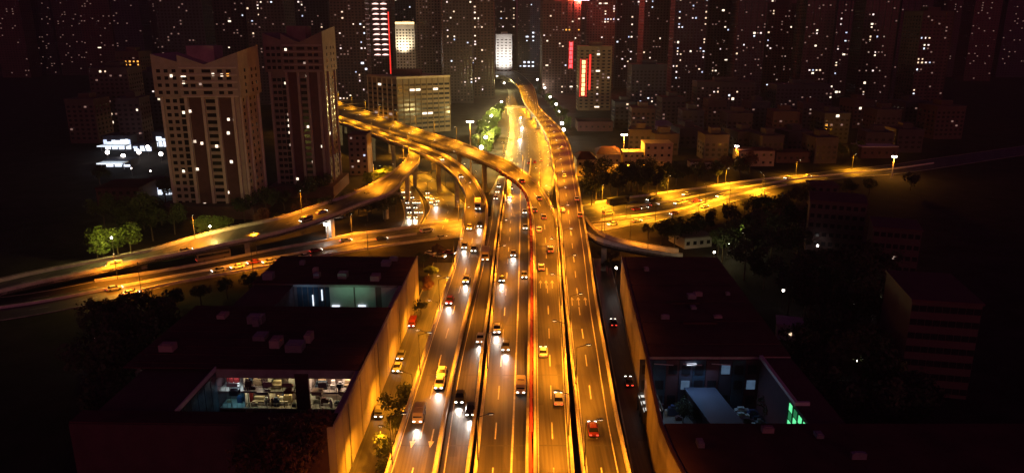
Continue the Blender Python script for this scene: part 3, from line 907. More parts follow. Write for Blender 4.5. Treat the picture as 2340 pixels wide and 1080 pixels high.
# neon sign building
t, w, h, dp = tower("sign_building", "tall pale building carrying a vertical neon sign of glowing characters", 1321, 1394, 108, 730, 26, OFFICE, 0.0, cat="building", bay=5)
SB = t
def glyph(mb, cx, y, cz, s, seed):
    """a blocky character made of strokes"""
    rr = random.Random(seed)
    th = s * .17
    for zz in (-.42, -.14, .14, .42):
        mb.box(cx - s * .45, cx + s * .45, y - .15, y, cz + zz * s - th / 2, cz + zz * s + th / 2)
    for xx in rr.sample((-.36, -.1, .16, .4), 2):
        mb.box(cx + xx * s - th / 2, cx + xx * s + th / 2, y - .3, y - .151, cz - s * .46, cz + s * .46)
def neon(parent, lx, z0, z1, n, wch, cm, fm, y):
    bd = MB(); bd.box(lx - wch * .95, lx + wch * .95, y, y + .3, z0 - 1, z1 + 1)
    s_ = bd.build("sign_board", RAIL_RED, parent)
    fr = MB()
    for sx in (-1, 1):
        fr.box(lx + sx * wch * .9 - .25, lx + sx * wch * .9 + .25, y - .25, y - .01, z0 - 1, z1 + 1)
    fr.build("sign_border", fm, s_)
    st = (z1 - z0) / n
    for i in range(n):
        gm = MB(); glyph(gm, lx, y - .02, z0 + st * (i + .5), st * .78, 40 + i + n)
        gm.build("sign_character", cm, s_)
zz = lambda py, Y: on_y(1330, py, Y).z
neon(SB, -w / 2 + 4.2, zz(219, 730), zz(137, 730), 8, 3.4, E_NEON, E_RED, -1.2)
q = MB(); q.box(-w / 2 + 9.6, -w / 2 + 11.2, -.9, -.6, zz(205, 730), zz(125, 730)); q.build("red_strip_light", E_RED, SB)
B13 = [b for b in BUILDINGS if "rooftop sign" in b['t']['label'] and "under" in b['t']['label']][0]
lx = on_y(1304, 125, 900).x - B13['t'].location.x
neon(B13['t'], lx, on_y(1304, 156, 900).z, on_y(1304, 96, 900).z, 6, 2.4, E_PINK, E_RED, -2.6)
sg = thing("rooftop_sign", "large glowing white and orange sign on a tower roof", "sign", (on_y(1320, 3, 901).x, 906, B13['h'] + 1.1), 0)
q = MB(); q.box(-11, -4, 0, .8, .5, 5); q.build("orange_panel", E_ORNG, sg)
q = MB(); q.box(-3.9, 14, 0, .8, .5, 5); q.build("white_panel", E_BLUE, sg)
q = MB()
for x_ in (-10, -3, 4, 12): q.box(x_ - .2, x_ + .2, .81, 1.1, 0, 5)
q.build("sign_frame", METAL, sg)
light("sign_light", 'POINT', (2, -6, 1), 260000, (1, .10, .06), sg, shadow_soft_size=2)

LIGHTS_A = "1115,15 1115,35 1117,65 1118,90 1203,12 1330,20 1375,20 1393,40 1050,57 1003,92 920,130W 1062,145 1083,210 918,313 1400,108 1525,178 1663,75 1645,125 1630,223 1655,310 1180,418 335,630 343,675L 378,677 338,700 430,585 452,635 465,635 290,335 70,455 85,455 100,455 145,448 118,705 147,735 125,783 165,792L 75,313W 345,1000d 240,400o 270,395o 300,405o 330,400o 355,415o 290,420o 370,450o 245,415o 320,415o 357,185 1623,600 1640,632 1655,632 1680,630"
LIGHTS_B = "410,3 440,3 530,45 762,20 932,5 935,15 950,40 953,85 820,75 790,118 783,205 783,232 828,240 827,265 957,120 980,120 957,180 998,183 957,235 957,265 915,285 945,290 1008,322 958,380 942,400 943,410 1008,402 895,533 940,515 963,517 988,517 940,533 963,533 992,582 797,402 665,493 247,157 245,180 212,157 235,222 220,268 222,310 252,313 100,75 82,125 67,222 92,312 163,157 1123,82 1120,125 1157,118 1135,175 1210,5 1210,50 1210,95 1210,125 1210,175 1325,28 1408,10 1453,110 1397,237 1425,270 1598,250 1508,275 1515,295 1430,432W 1523,562 1580,562W 1525,590 1540,420 203,488 180,468 215,530 240,573 60,600 70,635 95,630 140,622 230,420B 258,440B 1285,240B 1328,213B 1328,240B 1285,262b 1328,262b 1275,405B 1300,405B 1328,405B 1275,430B 1300,430B 1328,435B 1255,430b"
LIGHTS_C = "590,5 610,5 640,5 680,5 868,5 1035,3 350,30W 375,30W 433,45 433,60 433,75 378,80 380,98 380,130 395,130 410,130 430,130 458,130 383,148 393,148 205,130 232,125 170,135 560,110 555,165 618,58 678,40b 618,182W 533,235 553,235 620,252 618,292 617,322 638,340 550,340 725,247 448,268 363,237 862,80 862,115 860,150 858,170 875,182 960,40 950,112 978,110 1030,75 1027,110 1025,162 1150,72L 1160,180 1180,197 845,273L 850,310 850,330 850,345 865,360 863,395 845,432 812,433 843,467 838,502 940,325L 1017,248 1015,265 1015,282 1005,320 1028,333 1010,365 997,440 1003,470 905,435d 1085,400d 1090,452 1075,468 1130,315 1270,290 1240,355 1160,397W 483,377 497,377 547,390 530,400 548,425L 502,430 635,407 672,372 600,653 653,648 692,655 490,658 520,683 615,610d 1087,600 1105,605 1118,630 1107,660 1195,612 1213,637L 1228,590 343,345L 335,455W 333,577 338,607 330,695W 330,725W 330,753W 413,505 435,555 130,190o 200,200o 155,200o 100,200d 90,275 95,295 120,420"
LIGHTS_D = "12,70L 312,3 400,3 317,65 327,82 40,187 22,173 193,208L 193,222 245,208 293,208 288,255 288,285 295,300 127,277 97,338 430,163 588,187 580,213 578,288L 730,122 728,150 760,203 805,205 757,255 932,93 922,148L 920,177 918,225 912,252 967,228 1000,228d 1113,213 1118,263 1098,300 1195,212 1200,135d 1230,240 1250,242 1270,242 1240,270 1265,270 1237,300 1185,273 1163,325 1185,355 1213,355 1235,355 1205,385 1225,383 1255,383 1270,383 708,305 747,332L 703,383 702,408 695,457 795,440 937,330 900,330d 933,350 940,435 885,440d 978,443d 1050,418 1150,437 1210,438 1133,462 562,430 585,433 595,435 560,455L 545,430 880,510L 880,560 872,583 868,610 858,665L 905,668 937,672B 685,537 700,562L 717,562 677,610 710,612 703,663 703,713L 770,650d 1060,628 1187,550 1187,575 1187,602 1155,490d 540,600d 540,665d 285,530 300,557 333,487d 375,635d 87,560 55,583 72,607L 380,353d"
hit = miss = 0
for txt, ox, oy, sc in ((LIGHTS_A, 200, 0, .3519), (LIGHTS_B, 750, 0, .3519), (LIGHTS_C, 1250, 0, .3519), (LIGHTS_D, 1650, 0, .3704)):
    for tok in txt.split():
        k = tok[-1] if tok[-1].isalpha() else 'w'
        x_, y_ = tok.rstrip('wWLBbdo').split(',')
        if lit(ox + float(x_) * sc, oy + float(y_) * sc, k): hit += 1
        else: miss += 1
print("lit windows", hit, miss)

# ------------------------------------------------------------------ the market hall on the left: bars of roof round two lit courts
HW = -math.atan(0.0243)
class Frame:
    def __init__(s, o, rz):
        s.o, s.rz, s.c, s.s = o, rz, math.cos(rz), math.sin(rz)
    def loc(s, p):
        d = p - s.o
        return Vector((d.x * s.c + d.y * s.s, -d.x * s.s + d.y * s.c, p.z - s.o.z))
    def px(s, x, y, z):
        return s.loc(at(x, y, z))
def left_hall():
    Z = 13.4
    o = at(765, 975, Z); o.z = 0
    fr = Frame(o, HW)
    t = thing("market_hall", "large dark flat-roofed hall with two lit courts beside the amber-lit wall", "market hall", o, HW)
    far = fr.px(950, 588, Z).y
    y3, y2 = fr.px(700, 945, Z).y, fr.px(700, 845, Z).y
    y1, y0 = fr.px(800, 703, Z).y, fr.px(800, 651, Z).y
    xw = -29.5
    b = MB()
    b.box(-46, -1.4, 0, y3, 0, Z); b.build("south_wing", WALL_TD, t)  # sides away from the street: darkness of unlit walls put into the colour
    b = MB(); b.box(-48, -1.4, y2 + 4.0, y1, 0, Z); b.build("middle_wing", WALL_T2, t)
    b = MB(); b.box(-40.5, -1.4, y0 + .8, far, 0, Z); b.build("north_wing", WALL_T2, t)
    b = MB(); b.box(-1.398, 0, 0, far, 0, Z + .002); b.build("street_wall", WALL_C, t)
    b = MB(); b.box(-44, xw, y3, y2 + 4.0, 0, Z - .4); b.build("west_wing", WALL_TD, t)
    b = MB(); b.box(-40, xw, y1, y0 + .8, 0, Z - .4); b.build("west_wing", WALL_TD, t)
    for k in range(int(far / 14)):
        q = MB(); q.box(.001, .10, 5 + k * 14, 5.2 + k * 14, 0, Z - .2); q.build("wall_joint", WALL_C, t)
    for k in range(int(far / 27)):
        q = MB(); q.tube((.16, 9 + k * 27, 0), (.16, 9 + k * 27, Z - .4), .11, .11, 6); q.build("downpipe", METAL, t)
    r_ = MB()
    for (a0, a1, c0, c1) in ((-46, -.25, .25, y3), (-48, -.25, y2, y1), (-40.5, -.25, y0, far - .2)):
        r_.box(a0, a1, c0, c1, Z + .004, Z + .25)
    r_.build("roof", ROOF, t)
    cp = MB()
    cp.box(-.24, .12, -.1, far + .1, Z + .003, Z + .55)
    cp.build("coping", WALL_C, t)
    # roof seams and rooftop boxes
    sm = MB()
    for k in range(int((y1 - y2) / 4)):
        sm.box(-47, -1, y2 + 2 + k * 4, y2 + 2.15 + k * 4, Z + .25, Z + .36)
    for k in range(int((far - y0) / 4)):
        sm.box(-40, -1, y0 + 2 + k * 4, y0 + 2.15 + k * 4, Z + .25, Z + .36)
    sm.build("roof_seam", ROOF, t, kind="stuff")
    for k in range(16):
        bx, by = R.uniform(-44, -4), R.choice((R.uniform(y2 + 3, y1 - 3), R.uniform(y2 + 3, y1 - 3), R.uniform(y0 + 3, far - 4)))
        if by > y0: bx = max(bx, -37)
        q = MB(); sx, sy, hh = R.uniform(.6, 1.8), R.uniform(.6, 1.6), R.uniform(.7, 1.8)
        q.box(bx - sx, bx + sx, by - sy, by + sy, Z + .37, Z + .37 + hh); q.box(bx - sx * .6, bx + sx * .6, by - sy * .6, by + sy * .6, Z + .371 + hh, Z + .55 + hh)
        q.build("roof_plant", METAL if k % 3 else WALL_T, t)
    # court south of the middle wing: two storeys of open rooms
    rooms = [(-28.5, -24.5), (-24.3, -19.5), (-19.3, -13.4), (-13.2, -11.2), (-11.0, -1.6)]
    sl = MB()
    for z0 in (0, 4.4, 8.1):
        sl.box(xw, -1.45, y2 + .3, y2 + 3.99, z0, z0 + .35)
    sl.build("floor_slab", CONCRETE, t)
    pd = MB(); pd.box(xw, -1.45, y2 + .1, y2 + .6, 11.5, Z); pd.build("parapet_band", CONCRETE, t)
    for a0, a1 in rooms[1:]:
        pr = MB(); pr.box(a0 - .19, a0 - .01, y2 + .7, y2 + 3.99, .36, 11.4)
        pr.build("partition", PALE, t)
    tint = {(0, 1): ((.75, .92, 1), 1500), (1, 1): ((.08, .2, 1), 40), (2, 1): ((.75, .8, .15), 190), (4, 1): ((1, .62, .45), 1900),
            (0, 0): ((.20, .75, .95), 420), (1, 0): ((.1, .9, .6), 90), (2, 0): ((1, .75, .08), 300), (4, 0): ((.75, .75, .10), 170)}
    for (i, j), (c_, p_) in tint.items():
        a0, a1 = rooms[i]
        z1 = (8.0, 11.3)[j]
        tb = MB(); tb.box(a0 + .4, a1 - .4, y2 + 1.6, y2 + 1.85, z1 - .16, z1 - .05)
        tb.build("tube_light", E_SHOP if i == 0 else E_LAMP, t)
        light("room_light", 'AREA', ((a0 + a1) / 2, y2 + 1.7, z1 - .3), p_ * .09, c_, t, shape='RECTANGLE', size=a1 - a0 - .6, size_y=1.2)
    for k, (bx, bz, ww, hh, m) in enumerate(((-9, 8.46, 2.4, 1.4, GLASS_B), (-6.6, 8.46, .9, 1.7, PALE), (-3.6, 8.46, 1.2, 1.9, OCHRE), (-18, 8.46, 1.8, 1.5, OCHRE), (-26.5, 8.46, 1.6, .9, PALE),
                                            (-17, 4.76, 2, 1.6, PALE), (-8, 4.76, 1.4, 1.2, PALE), (-5, 4.76, 1.0, 1.0, PALE), (-22, 4.76, 2.2, 1.6, OCHRE))):
        q = MB(); q.box(bx - ww / 2, bx + ww / 2, y2 + 1.4, y2 + 2.6, bz, bz + hh * .55); q.box(bx - ww / 2 + .1, bx + ww / 2 - .1, y2 + 1.9, y2 + 2.6, bz + hh * .55, bz + hh)
        q.build("counter", m, t)
    cm_ = (PALE, OCHRE, GLASS_B, WALL_TD, CAR_COL["red"], CAR_COL["blue"], CAR_COL["beige"], METAL)
    for k in range(46):
        bx, bz = R.uniform(xw + 1, -2.2), R.choice((4.76, 8.46, 4.76))
        if -13.6 < bx < -10.6: continue
        ww, hh, by = R.uniform(.25, .9), R.uniform(.4, 2.3), R.uniform(y2 + .9, y2 + 3.4)
        q = MB(); q.box(bx - ww, bx + ww, by - .3, by + .3, bz, bz + hh); q.box(bx - ww * .7, bx + ww * .4, by - .25, by + .2, bz + hh + .001, bz + hh * 1.25)
        q.build("shelf_goods", cm_[k % 8], t)
    for k in range(7):
        bx = xw + 2 + k * 3.7
        q = MB(); q.box(bx, bx + R.uniform(.8, 2.2), y2 - .05, y2 + .08, 9.6, 10.4 + R.uniform(0, .5)); q.build("hanging_sign", cm_[(k * 3) % 8], t)
    dk = MB(); dk.box(-13.6, -10.9, y2 - .2, y2 + .34, 4.8, 12.5); dk.build("shade_sheet", ROOF, t)  # dark sheet standing in for the unlit gap between the rooms
    for k in range(8):
        bx = xw + 2.2 + k * 3.6
        q = MB(); q.box(bx, bx + .12, y2 + .62, y2 + .72, 4.76, 11.4); q.build("mullion", POLE, t)
    for k in range(5):
        bx = xw + 3 + k * 5.5
        q = MB(); q.box(bx, bx + R.uniform(1.5, 3), y2 - 1.6, y2 + .05, 8.9 + R.uniform(-.5, .6), 9.05 + R.uniform(.15, .6)); q.build("awning", cm_[(k * 5 + 2) % 8], t)
    rl = MB()
    for z0 in (4.76, 8.46):
        rl.box(xw, -1.45, y2 + .35, y2 + .42, z0 + .95, z0 + 1.02)
        for k in range(28): rl.box(xw + .5 + k, xw + .56 + k, y2 + .35, y2 + .42, z0, z0 + .95)
    rl.build("railing", METAL, t, kind="stuff")
    # west side of that court, a raked glass screen
    gs = MB(); gs.box(xw - .0, xw + .25, y3, y2 + .2, Z - .39, Z + .5); gs.build("court_edge", PALE, t)
    for k in range(6):
        yy = y3 + (y2 - y3) * (k + .5) / 6
        q = MB(); q.box(xw + .005, xw + .12, yy - 1.3, yy + 1.3, 3, 12.6); q.build("glass_panel", GLASS_B, t)
    light("court_light", 'AREA', (xw + 2, (y3 + y2) / 2 + 1, 12), 14, (.55, .75, 1), t, shape='RECTANGLE', size=2, size_y=5)
    # court north: green glazed front under the north wing
    for k, (a0, a1, c_) in enumerate(((-20.0, -13.6, 1), (-13.2, -7.8, 1), (-6.2, -1.8, 0))):
        q = MB(); q.box(a0, a1, y0 + .55, y0 + .79, 6.5, 12.6); q.build("glazed_front", MATS["pale_wall"], t)
    q = MB(); q.box(xw, -1.45, y0 + .3, y0 + .78, 12.7, Z); q.build("parapet_band", CONCRETE, t)
    for k in range(6):
        xx = xw + .8 + k * 1.5
        q = MB(); q.box(xx, xx + 1.2, y0 + .6, y0 + .79, 5, 12.6); q.build("glass_panel", GLASS_B, t)
    light("court_light", 'AREA', (-14, y0 - 2.5, 13.0), 75, (.25, .85, .5), t, shape='RECTANGLE', size=10, size_y=1).rotation_euler = (math.radians(40), 0, 0)
    light("court_light", 'AREA', (-26, y0 - 2.5, 13.0), 45, (.2, .6, .95), t, shape='RECTANGLE', size=5, size_y=1).rotation_euler = (math.radians(40), 0, 0)
    for xx, zz_ in ((-18.5, 7.2), (-11.5, 7.3)):
        q = MB(); q.box(xx - 1, xx + 1, y0 + .2, y0 + .5, zz_, zz_ + .3); q.build("tube_light", E_SHOP, t)
    for xx in (-24.5, -22.0):
        q = MB(); q.box(xx - .12, xx + .12, y0 + .2, y0 + .5, 7.4 + (xx + 24.5) * .6, 10.4 + (xx + 24.5) * .6); q.build("tube_light", E_SHOP, t)
    # gable at the far west end, lit from the street
    return t, fr
LH, LFR = left_hall()

# ------------------------------------------------------------------ the hall on the right
def right_hall():
    Z = 12.0
    edge = [(1420, 588), (1434, 650), (1448, 704), (1475, 815), (1489, 892), (1506, 969), (1532, 1032), (1560, 1085), (1640, 1230)]
    E = [at(x, y, Z) for x, y in edge]
    o = Vector((E[5].x, E[5].y, 0))
    t = thing("exhibition_hall", "large brown-roofed hall with a blue-lit court right of the viaducts", "hall", o, 0)
    P = [(p.x - o.x, p.y - o.y) for p in E]
    yN = P[3][1]
    def xe(y):
        for i in range(len(P) - 1):
            if P[i + 1][1] <= y <= P[i][1]:
                f = (y - P[i][1]) / (P[i + 1][1] - P[i][1])
                return P[i][0] + f * (P[i + 1][0] - P[i][0])
        return P[-1][0]
    xr, xc = 33.0, 26.5
    b = MB(); b.prism([P[3], (xr, yN), (xr + 3, P[0][1]), P[0], P[1], P[2]], 0, Z); b.build("north_wing", WALL_C, t)
    b = MB(); b.prism([P[8], (70, P[8][1]), (70, 0), P[5], P[6], P[7]], 0, Z); b.build("south_wing", WALL_C, t)
    w_ = MB()
    w_.prism([P[5], (P[5][0] + .8, 0), (P[4][0] + .8, P[4][1]), (P[3][0] + .8, yN), P[3], P[4]], 0, Z); w_.build("street_wall", WALL_C, t)
    b = MB(); b.box(xc, xr, 0.01, yN, 0, Z - .2); b.build("east_wing", WALL_TD, t)
    r_ = MB()
    r_.prism([(P[3][0] + .9, yN + .0), (xr, yN), (xr + 3, P[0][1]), (P[0][0] + .9, P[0][1]), (P[1][0] + .9, P[1][1]), (P[2][0] + .9, P[2][1])], Z + .004, Z + .2)
    r_.prism([(P[8][0] + .9, P[8][1]), (70, P[8][1]), (70, 0), (P[5][0] + .9, 0), (P[6][0] + .9, P[6][1]), (P[7][0] + .9, P[7][1])], Z + .004, Z + .2)
    r_.build("roof", ROOF_R, t)
    gt = MB()
    for i in range(len(P) - 1):
        a, c_ = P[i], P[i + 1]
        gt.prism([(a[0], a[1]), (c_[0], c_[1]), (c_[0] + .45, c_[1]), (a[0] + .45, a[1])], Z + .003, Z + .5)
    gt.build("gutter_edge", WALL_TD, t)
    sm = MB()
    for k in range(6):
        yy = yN + 6 + k * 13
        if yy < P[0][1] - 2: sm.box(xe(yy) + 1, xr, yy, yy + .5, Z + .2, Z + .34)
    sm.box(14, 22, yN + 17, yN + 17.4, Z + .34, Z + .8); sm.box(14, 21, yN + 30, yN + 30.4, Z + .34, Z + .7)
    sm.build("roof_rib", ROOF_R, t)
    for k in range(12):
        by = R.uniform(yN + 4, P[0][1] - 6) if k < 8 else R.uniform(P[7][1] + 2, -3)
        bx = R.uniform(xe(by) + 5, 30)
        q = MB(); sx, sy, hh = R.uniform(.5, 1.2), R.uniform(.4, 1.0), R.uniform(.5, 1.1)
        q.box(bx - sx, bx + sx, by - sy, by + sy, Z + .35, Z + .35 + hh); q.box(bx - sx * .6, bx + sx * .6, by - sy * .6, by + sy * .6, Z + .351 + hh, Z + .5 + hh)
        q.build("roof_plant", METAL if k % 3 else WALL_T, t)
    # court: lit lattice room on the left, low annexe on the right, paving
    n_ = 9
    for k in range(n_):
        x0_, x1_ = 1.2 + (xc - 1.4) * k / n_, 1.2 + (xc - 1.4) * (k + 1) / n_
        q = MB(); q.box(x0_ + .05, x1_ - .05, yN - .55 - .12 * (k % 2), yN - .02, .1, Z - .5); q.build("front_panel", (FAR[2], GLASS_B, WALL_TD)[k % 3], t)
        for j in range(3):
            if (k + j) % 4 == 3: continue
            q = MB(); q.box(x0_ + .5, x1_ - .5, yN - .74 - .12 * (k % 2), yN - .56 - .12 * (k % 2), 1.4 + j * 3.5, 3.4 + j * 3.5)
            q.build("window", GLASS if (k * 3 + j) % 5 else E_BLU2, t)
    f_ = MB(); f_.box(P[4][0] + 2, xc, .05, yN - .05, .02, .1); f_.build("court_paving", PAVING, t)
    an = MB(); an.hull8([(14, 2, .1), (20, 2, .1), (17, yN - 1, .1), (11, yN - 1, .1)], [(14, 2, 5), (20, 2, 5), (17, yN - 1, 5), (11, yN - 1, 5)]); an.build("annexe", FAR[2], t)
    ar = MB(); ar.hull8([(13.7, 1.8, 5.01), (20.3, 1.8, 5.01), (17.3, yN - .8, 5.01), (10.7, yN - .8, 5.01)], [(13.7, 1.8, 5.4), (20.3, 1.8, 5.4), (17.3, yN - .8, 5.4), (10.7, yN - .8, 5.4)]); ar.build("annexe_roof", FAR[2], t)
    q = MB(); q.box(1.2, 4.6, yN - 9, yN - 1, 3.4, 3.7); q.build("lit_ceiling", E_SHOPD, t)
    fr = MB()
    for yy in (yN - 9.2, yN - 6.4, yN - 3.6, yN - .9): fr.box(1.0, 4.8, yy, yy + .25, .1, 4.4)
    for xx in (1.0, 4.7): fr.box(xx, xx + .2, yN - 9, yN - 1, 4.41, 4.65)
    fr.build("lattice_frame", RAIL_DARK, t)
    light("court_light", 'AREA', (13, yN - 1.8, 10.8), 480, (.30, .58, 1), t, shape='RECTANGLE', size=8, size_y=1).rotation_euler = (math.radians(-50), 0, 0)
    light("court_light", 'AREA', (3, yN - 4, 8), 25, (.9, .95, 1), t, shape='RECTANGLE', size=3, size_y=4)
    light("court_light", 'AREA', (23, 6, 9), 8, (.35, 1, .5), t, shape='RECTANGLE', size=3, size_y=8)
    for k in range(3):
        q = MB(); q.tube((4 + k * 6, yN - 1.6, Z - .8), (8 + k * 6, yN - 1.6, Z - 1.1), .12, .12, 5); q.build("truss_bar", METAL, t)
    q = MB(); q.box(11, 13, yN - 1.1, yN - .8, 10.6, 10.9); q.build("tube_light", E_COOL, t)
    for k in range(26):
        bx, by = R.uniform(4, 24), R.uniform(yN * .45, yN - 1)
        if 9.5 < bx < 21: bx = 22 + R.random() * 3
        ww, hh = R.uniform(.4, 1.5), R.uniform(.5, 2.2)
        q = MB(); q.box(bx - ww, bx + ww, by - .5, by + .5, .11, .11 + hh); q.box(bx - ww * .6, bx + ww * .3, by - .4, by + .3, .112 + hh, .11 + hh * 1.3)
        q.build("crate_stack", (PALE, GLASS_B, WALL_TD, METAL, CAR_COL["blue"])[k % 5], t)
    # green lattice front on the east wing
    for k in range(4):
        for j in range(5):
            q = MB(); q.box(xc - .12, xc - .01, .8 + k * 2.3, 2.7 + k * 2.3, 2.6 + j * 1.75, 4.0 + j * 1.75)
            q.build("green_pane", E_GREEN if (k + j) % 3 else E_GREEND, t)
    fr = MB()
    for k in range(5): fr.box(xc - .3, xc - .13, .45 + k * 2.3, .7 + k * 2.3, 2, 11.4)
    fr.build("lattice_frame", RAIL_DARK, t)
    q = MB(); q.box(xc - .2, xc + .5, 7, yN - .2, Z - .19, Z + .5); q.build("court_edge", PALE, t)
    q = MB(); q.box(xc + .51, xc + 2.6, 7, 7.5, Z - .19, Z + .5); q.build("court_edge", PALE, t)
    return t
E_BLU2 = emit("blue_window_glow", (0.35, 0.6, 1.0), 0.14)
E_SHOPD = emit("dim_white_panel", (0.95, 0.93, 0.85), 0.8)
E_GREEND = emit("dim_green_glow", (0.05, 0.5, 0.18), 0.35)
RAIL_DARK = mat("dark_steel", (0.03, 0.03, 0.03), 0.5, 0.2, 2)
RH = right_hall()

# ------------------------------------------------------------------ ochre low buildings to the right of the interchange
def low_block(name, label, px0, px1, pyb, h, depth, m, rz=0.0, nwin=6, nfl=2, roofm=None, litf=0.0, hip=False, cat="building", winm=None):
    a, b = at(px0, pyb, 0), at(px1, pyb, 0)
    w = b.x - a.x
    t = thing(name, label, cat, ((a.x + b.x) / 2, a.y, 0), rz)
    q = MB(); q.box(-w / 2, w / 2, 0, depth, 0, h); q.build("wall", m, t)
    q = MB()
    if hip:
        q.hull8([(-w / 2 - .5, -.5, h + .002), (w / 2 + .5, -.5, h + .002), (w / 2 + .5, depth + .5, h + .002), (-w / 2 - .5, depth + .5, h + .002)],
                [(-w / 2 + 3, depth * .45, h + 3), (w / 2 - 3, depth * .45, h + 3), (w / 2 - 3, depth * .55, h + 3), (-w / 2 + 3, depth * .55, h + 3)])
    else:
        q.box(-w / 2 - .3, w / 2 + .3, -.3, depth + .3, h + .002, h + .5)
    q.build("roof", roofm or m, t)
    fh = h / nfl
    wm = MB(); wm.box(-.7, .7, -.06, .04, -.7, .7)
    me = wm.mesh("window", winm or GLASS)
    ml = None
    for j in range(nfl):
        for i in range(nwin):
            if R.random() < litf:
                o = link("lit_window", lit_mesh(1.0, 0.9, R.choice((E_W2, E_W4, E_DIM))), t)
            else:
                o = link("window", me, t)
            o.location = (-w / 2 + w * (i + .5) / nwin, 0, fh * (j + .5))
    return t
low_block("ochre_house", "amber-lit house with a dark hipped roof right beside the rightmost viaduct", 1318, 1362, 402, 9, 20, OCHRE, 0, 3, 2, ROOF, 0, True, "house")
low_block("ochre_hall", "amber-lit low hall with a dark red roof behind the amber-lit house", 1362, 1416, 380, 7, 22, OCHRE, -.1, 4, 1, ROOF, 0, True, "hall")
low_block("ochre_wing", "single-storey ochre wing with dark windows between hall and three-storey block", 1424, 1474, 378, 7.5, 10, OCHRE, 0, 4, 2, None)
low_block("ochre_block", "three-storey ochre block with small dark windows beside the cross street", 1472, 1535, 380, 13, 14, OCHRE, 0, 4, 3, None)
low_block("long_shed", "long low amber-lit shed in front of the ochre block", 1366, 1490, 396, 3.5, 5, OCHRE, -.08, 10, 1, PALE)
low_block("bright_shed", "bright low shed beyond the dark trees right of the ochre block", 1577, 1648, 386, 4, 8, PALE, 0, 6, 1, ROOF)
low_block("dim_house", "dim amber house behind the palm-like trees along the cross street", 1686, 1768, 380, 9, 12, OCHRE, 0, 5, 2, ROOF)
low_block("dim_long_house", "long dim house beyond the cross street, second from the bright shed", 1772, 1870, 372, 6, 12, WALL_TD, 0.05, 7, 1, ROOF)
low_block("edge_house", "low white-roofed house near the right end of the cross street", 1966, 2050, 362, 7, 14, WALL_TD, 0.03, 5, 1, PALE)
low_block("domed_hall", "low hall with a pale lit roof in the dark field behind the ochre block", 1490, 1540, 306, 6, 20, PALE, 0, 4, 1, PALE, 0, True)
low_block("bus_depot", "dark long depot roof between the viaduct and the neon building", 1320, 1400, 300, 7, 24, WALL_TD, 0, 6, 1, ROOF)
# dim apartment blocks on the lower right
low_block("apartment_block", "dim stepped apartment block above the right hall's far corner", 1842, 1960, 590, 20, 16, FAR[1], -.35, 8, 6, WALL_TD, .03)
low_block("apartment_block", "dim apartment block with a pale gable just right of the stepped one", 1985, 2082, 650, 18, 14, FAR[1], -.35, 7, 5, WALL_TD, .03)
low_block("apartment_block", "dark apartment block with faint floors at the lower right edge", 2058, 2200, 905, 22, 20, FAR[1], -.2, 9, 7, WALL_TD, 0.0)
low_block("apartment_block", "small dim block behind the stepped apartment block", 1850, 1910, 470, 9, 12, FAR[1], -.2, 4, 3, WALL_TD, .05)
low_block("kiosk", "small roofed kiosk with white lamps right of the blue-lit court", 1775, 1830, 778, 4, 6, PALE, -.3, 3, 1, PALE, .5)
low_block("garden_pavilion", "unlit pavilion with a grey roof above the right hall", 1560, 1630, 566, 4, 12, PALE, .3, 4, 1, FAR[3])
def globe(px, py, h, power, colour, label, group):
    p = at(px, py, h); p.z = 0
    t = thing("globe_lamp", label, "street lamp", p, 0, group)
    q = MB(); q.tube((0, 0, 0), (0, 0, h), .1, .07, 6); q.build("pole", METAL, t)
    gr = .38 if p.y < 420 else 1.2
    q = MB()
    rings = []
    for i in range(1, 6):
        a_ = math.pi * i / 6
        rings.append([(gr * math.sin(a_) * math.cos(b_), gr * math.sin(a_) * math.sin(b_), h + gr * .9 - gr * math.cos(a_)) for b_ in [2 * math.pi * j / 8 for j in range(8)]])
    q.loft(rings); q.build("globe", E_LAMPW, t, smooth=True)
    if power: light("globe_light", 'POINT', (0, 0, h + gr * 2 + .9), power, colour, t, shadow_soft_size=.5)
# left: shops
def shop(label, px0, px1, pyb, h, depth, sign_h, m_sign, canopy=True):
    a, b = at(px0, pyb, 0), at(px1, pyb, 0)
    w = b.x - a.x
    t = thing("shop", label, "shop", ((a.x + b.x) / 2, a.y, 0), 0)
    q = MB(); q.box(-w / 2, w / 2, 0, depth, 0, h); q.build("wall", FAR[2], t)
    x_ = -w / 2
    while x_ < w / 2 - .6:
        ww = min(R.uniform(1.2, 4.2), w / 2 - x_)
        hh = sign_h * R.uniform(.35, 1.1)
        q = MB(); q.box(x_, x_ + ww - .25, -.35 - R.uniform(0, .2), -.02, h * .42, h * .42 + hh)
        q.build("lit_front", R.choice((m_sign, m_sign, E_W4, E_SHOP, FAR[2])), t)
        x_ += ww
    n = max(3, int(w / 4))
    for i in range(n):
        q = MB(); x_ = -w / 2 + w * (i + .5) / n
        q.box(x_ - w / n * .4, x_ + w / n * .4, -.2, -.03, .3, h * .38); q.build("shop_window", E_SHOP if i % 2 else E_COOL, t)
    q = MB(); q.box(-w / 2 - .5, w / 2 + .5, -1.5, depth + .5, h + .002, h + .5); q.build("roof", FAR[2], t)
    if canopy:
        q = MB(); q.box(-w / 2, w / 2, -9, -2, 3.4, 3.9); q.build("canopy", PALE, t)
        q = MB(); q.box(-w / 2, w / 2, -9.25, -9.02, 3.3, 4.0); q.build("canopy_light", E_SHOP, t)
        q = MB()
        for x_ in (-w / 2 + 1, w / 2 - 1): q.tube((x_, -6, 0), (x_, -6, 3.39), .2, .2, 6)
        q.build("post", METAL, t)
        light("shop_light", 'AREA', (0, -5, 7), 500, (.7, .85, 1), t, shape='RECTANGLE', size=w, size_y=4)
    return t
shop("glaring white shop front with a lit canopy at the left edge", 240, 302, 342, 9, 14, 3.2, E_SHOP)
shop("small bright shop front tucked against the nearer crowned tower", 352, 384, 336, 10, 10, 4.0, E_SHOP, False)
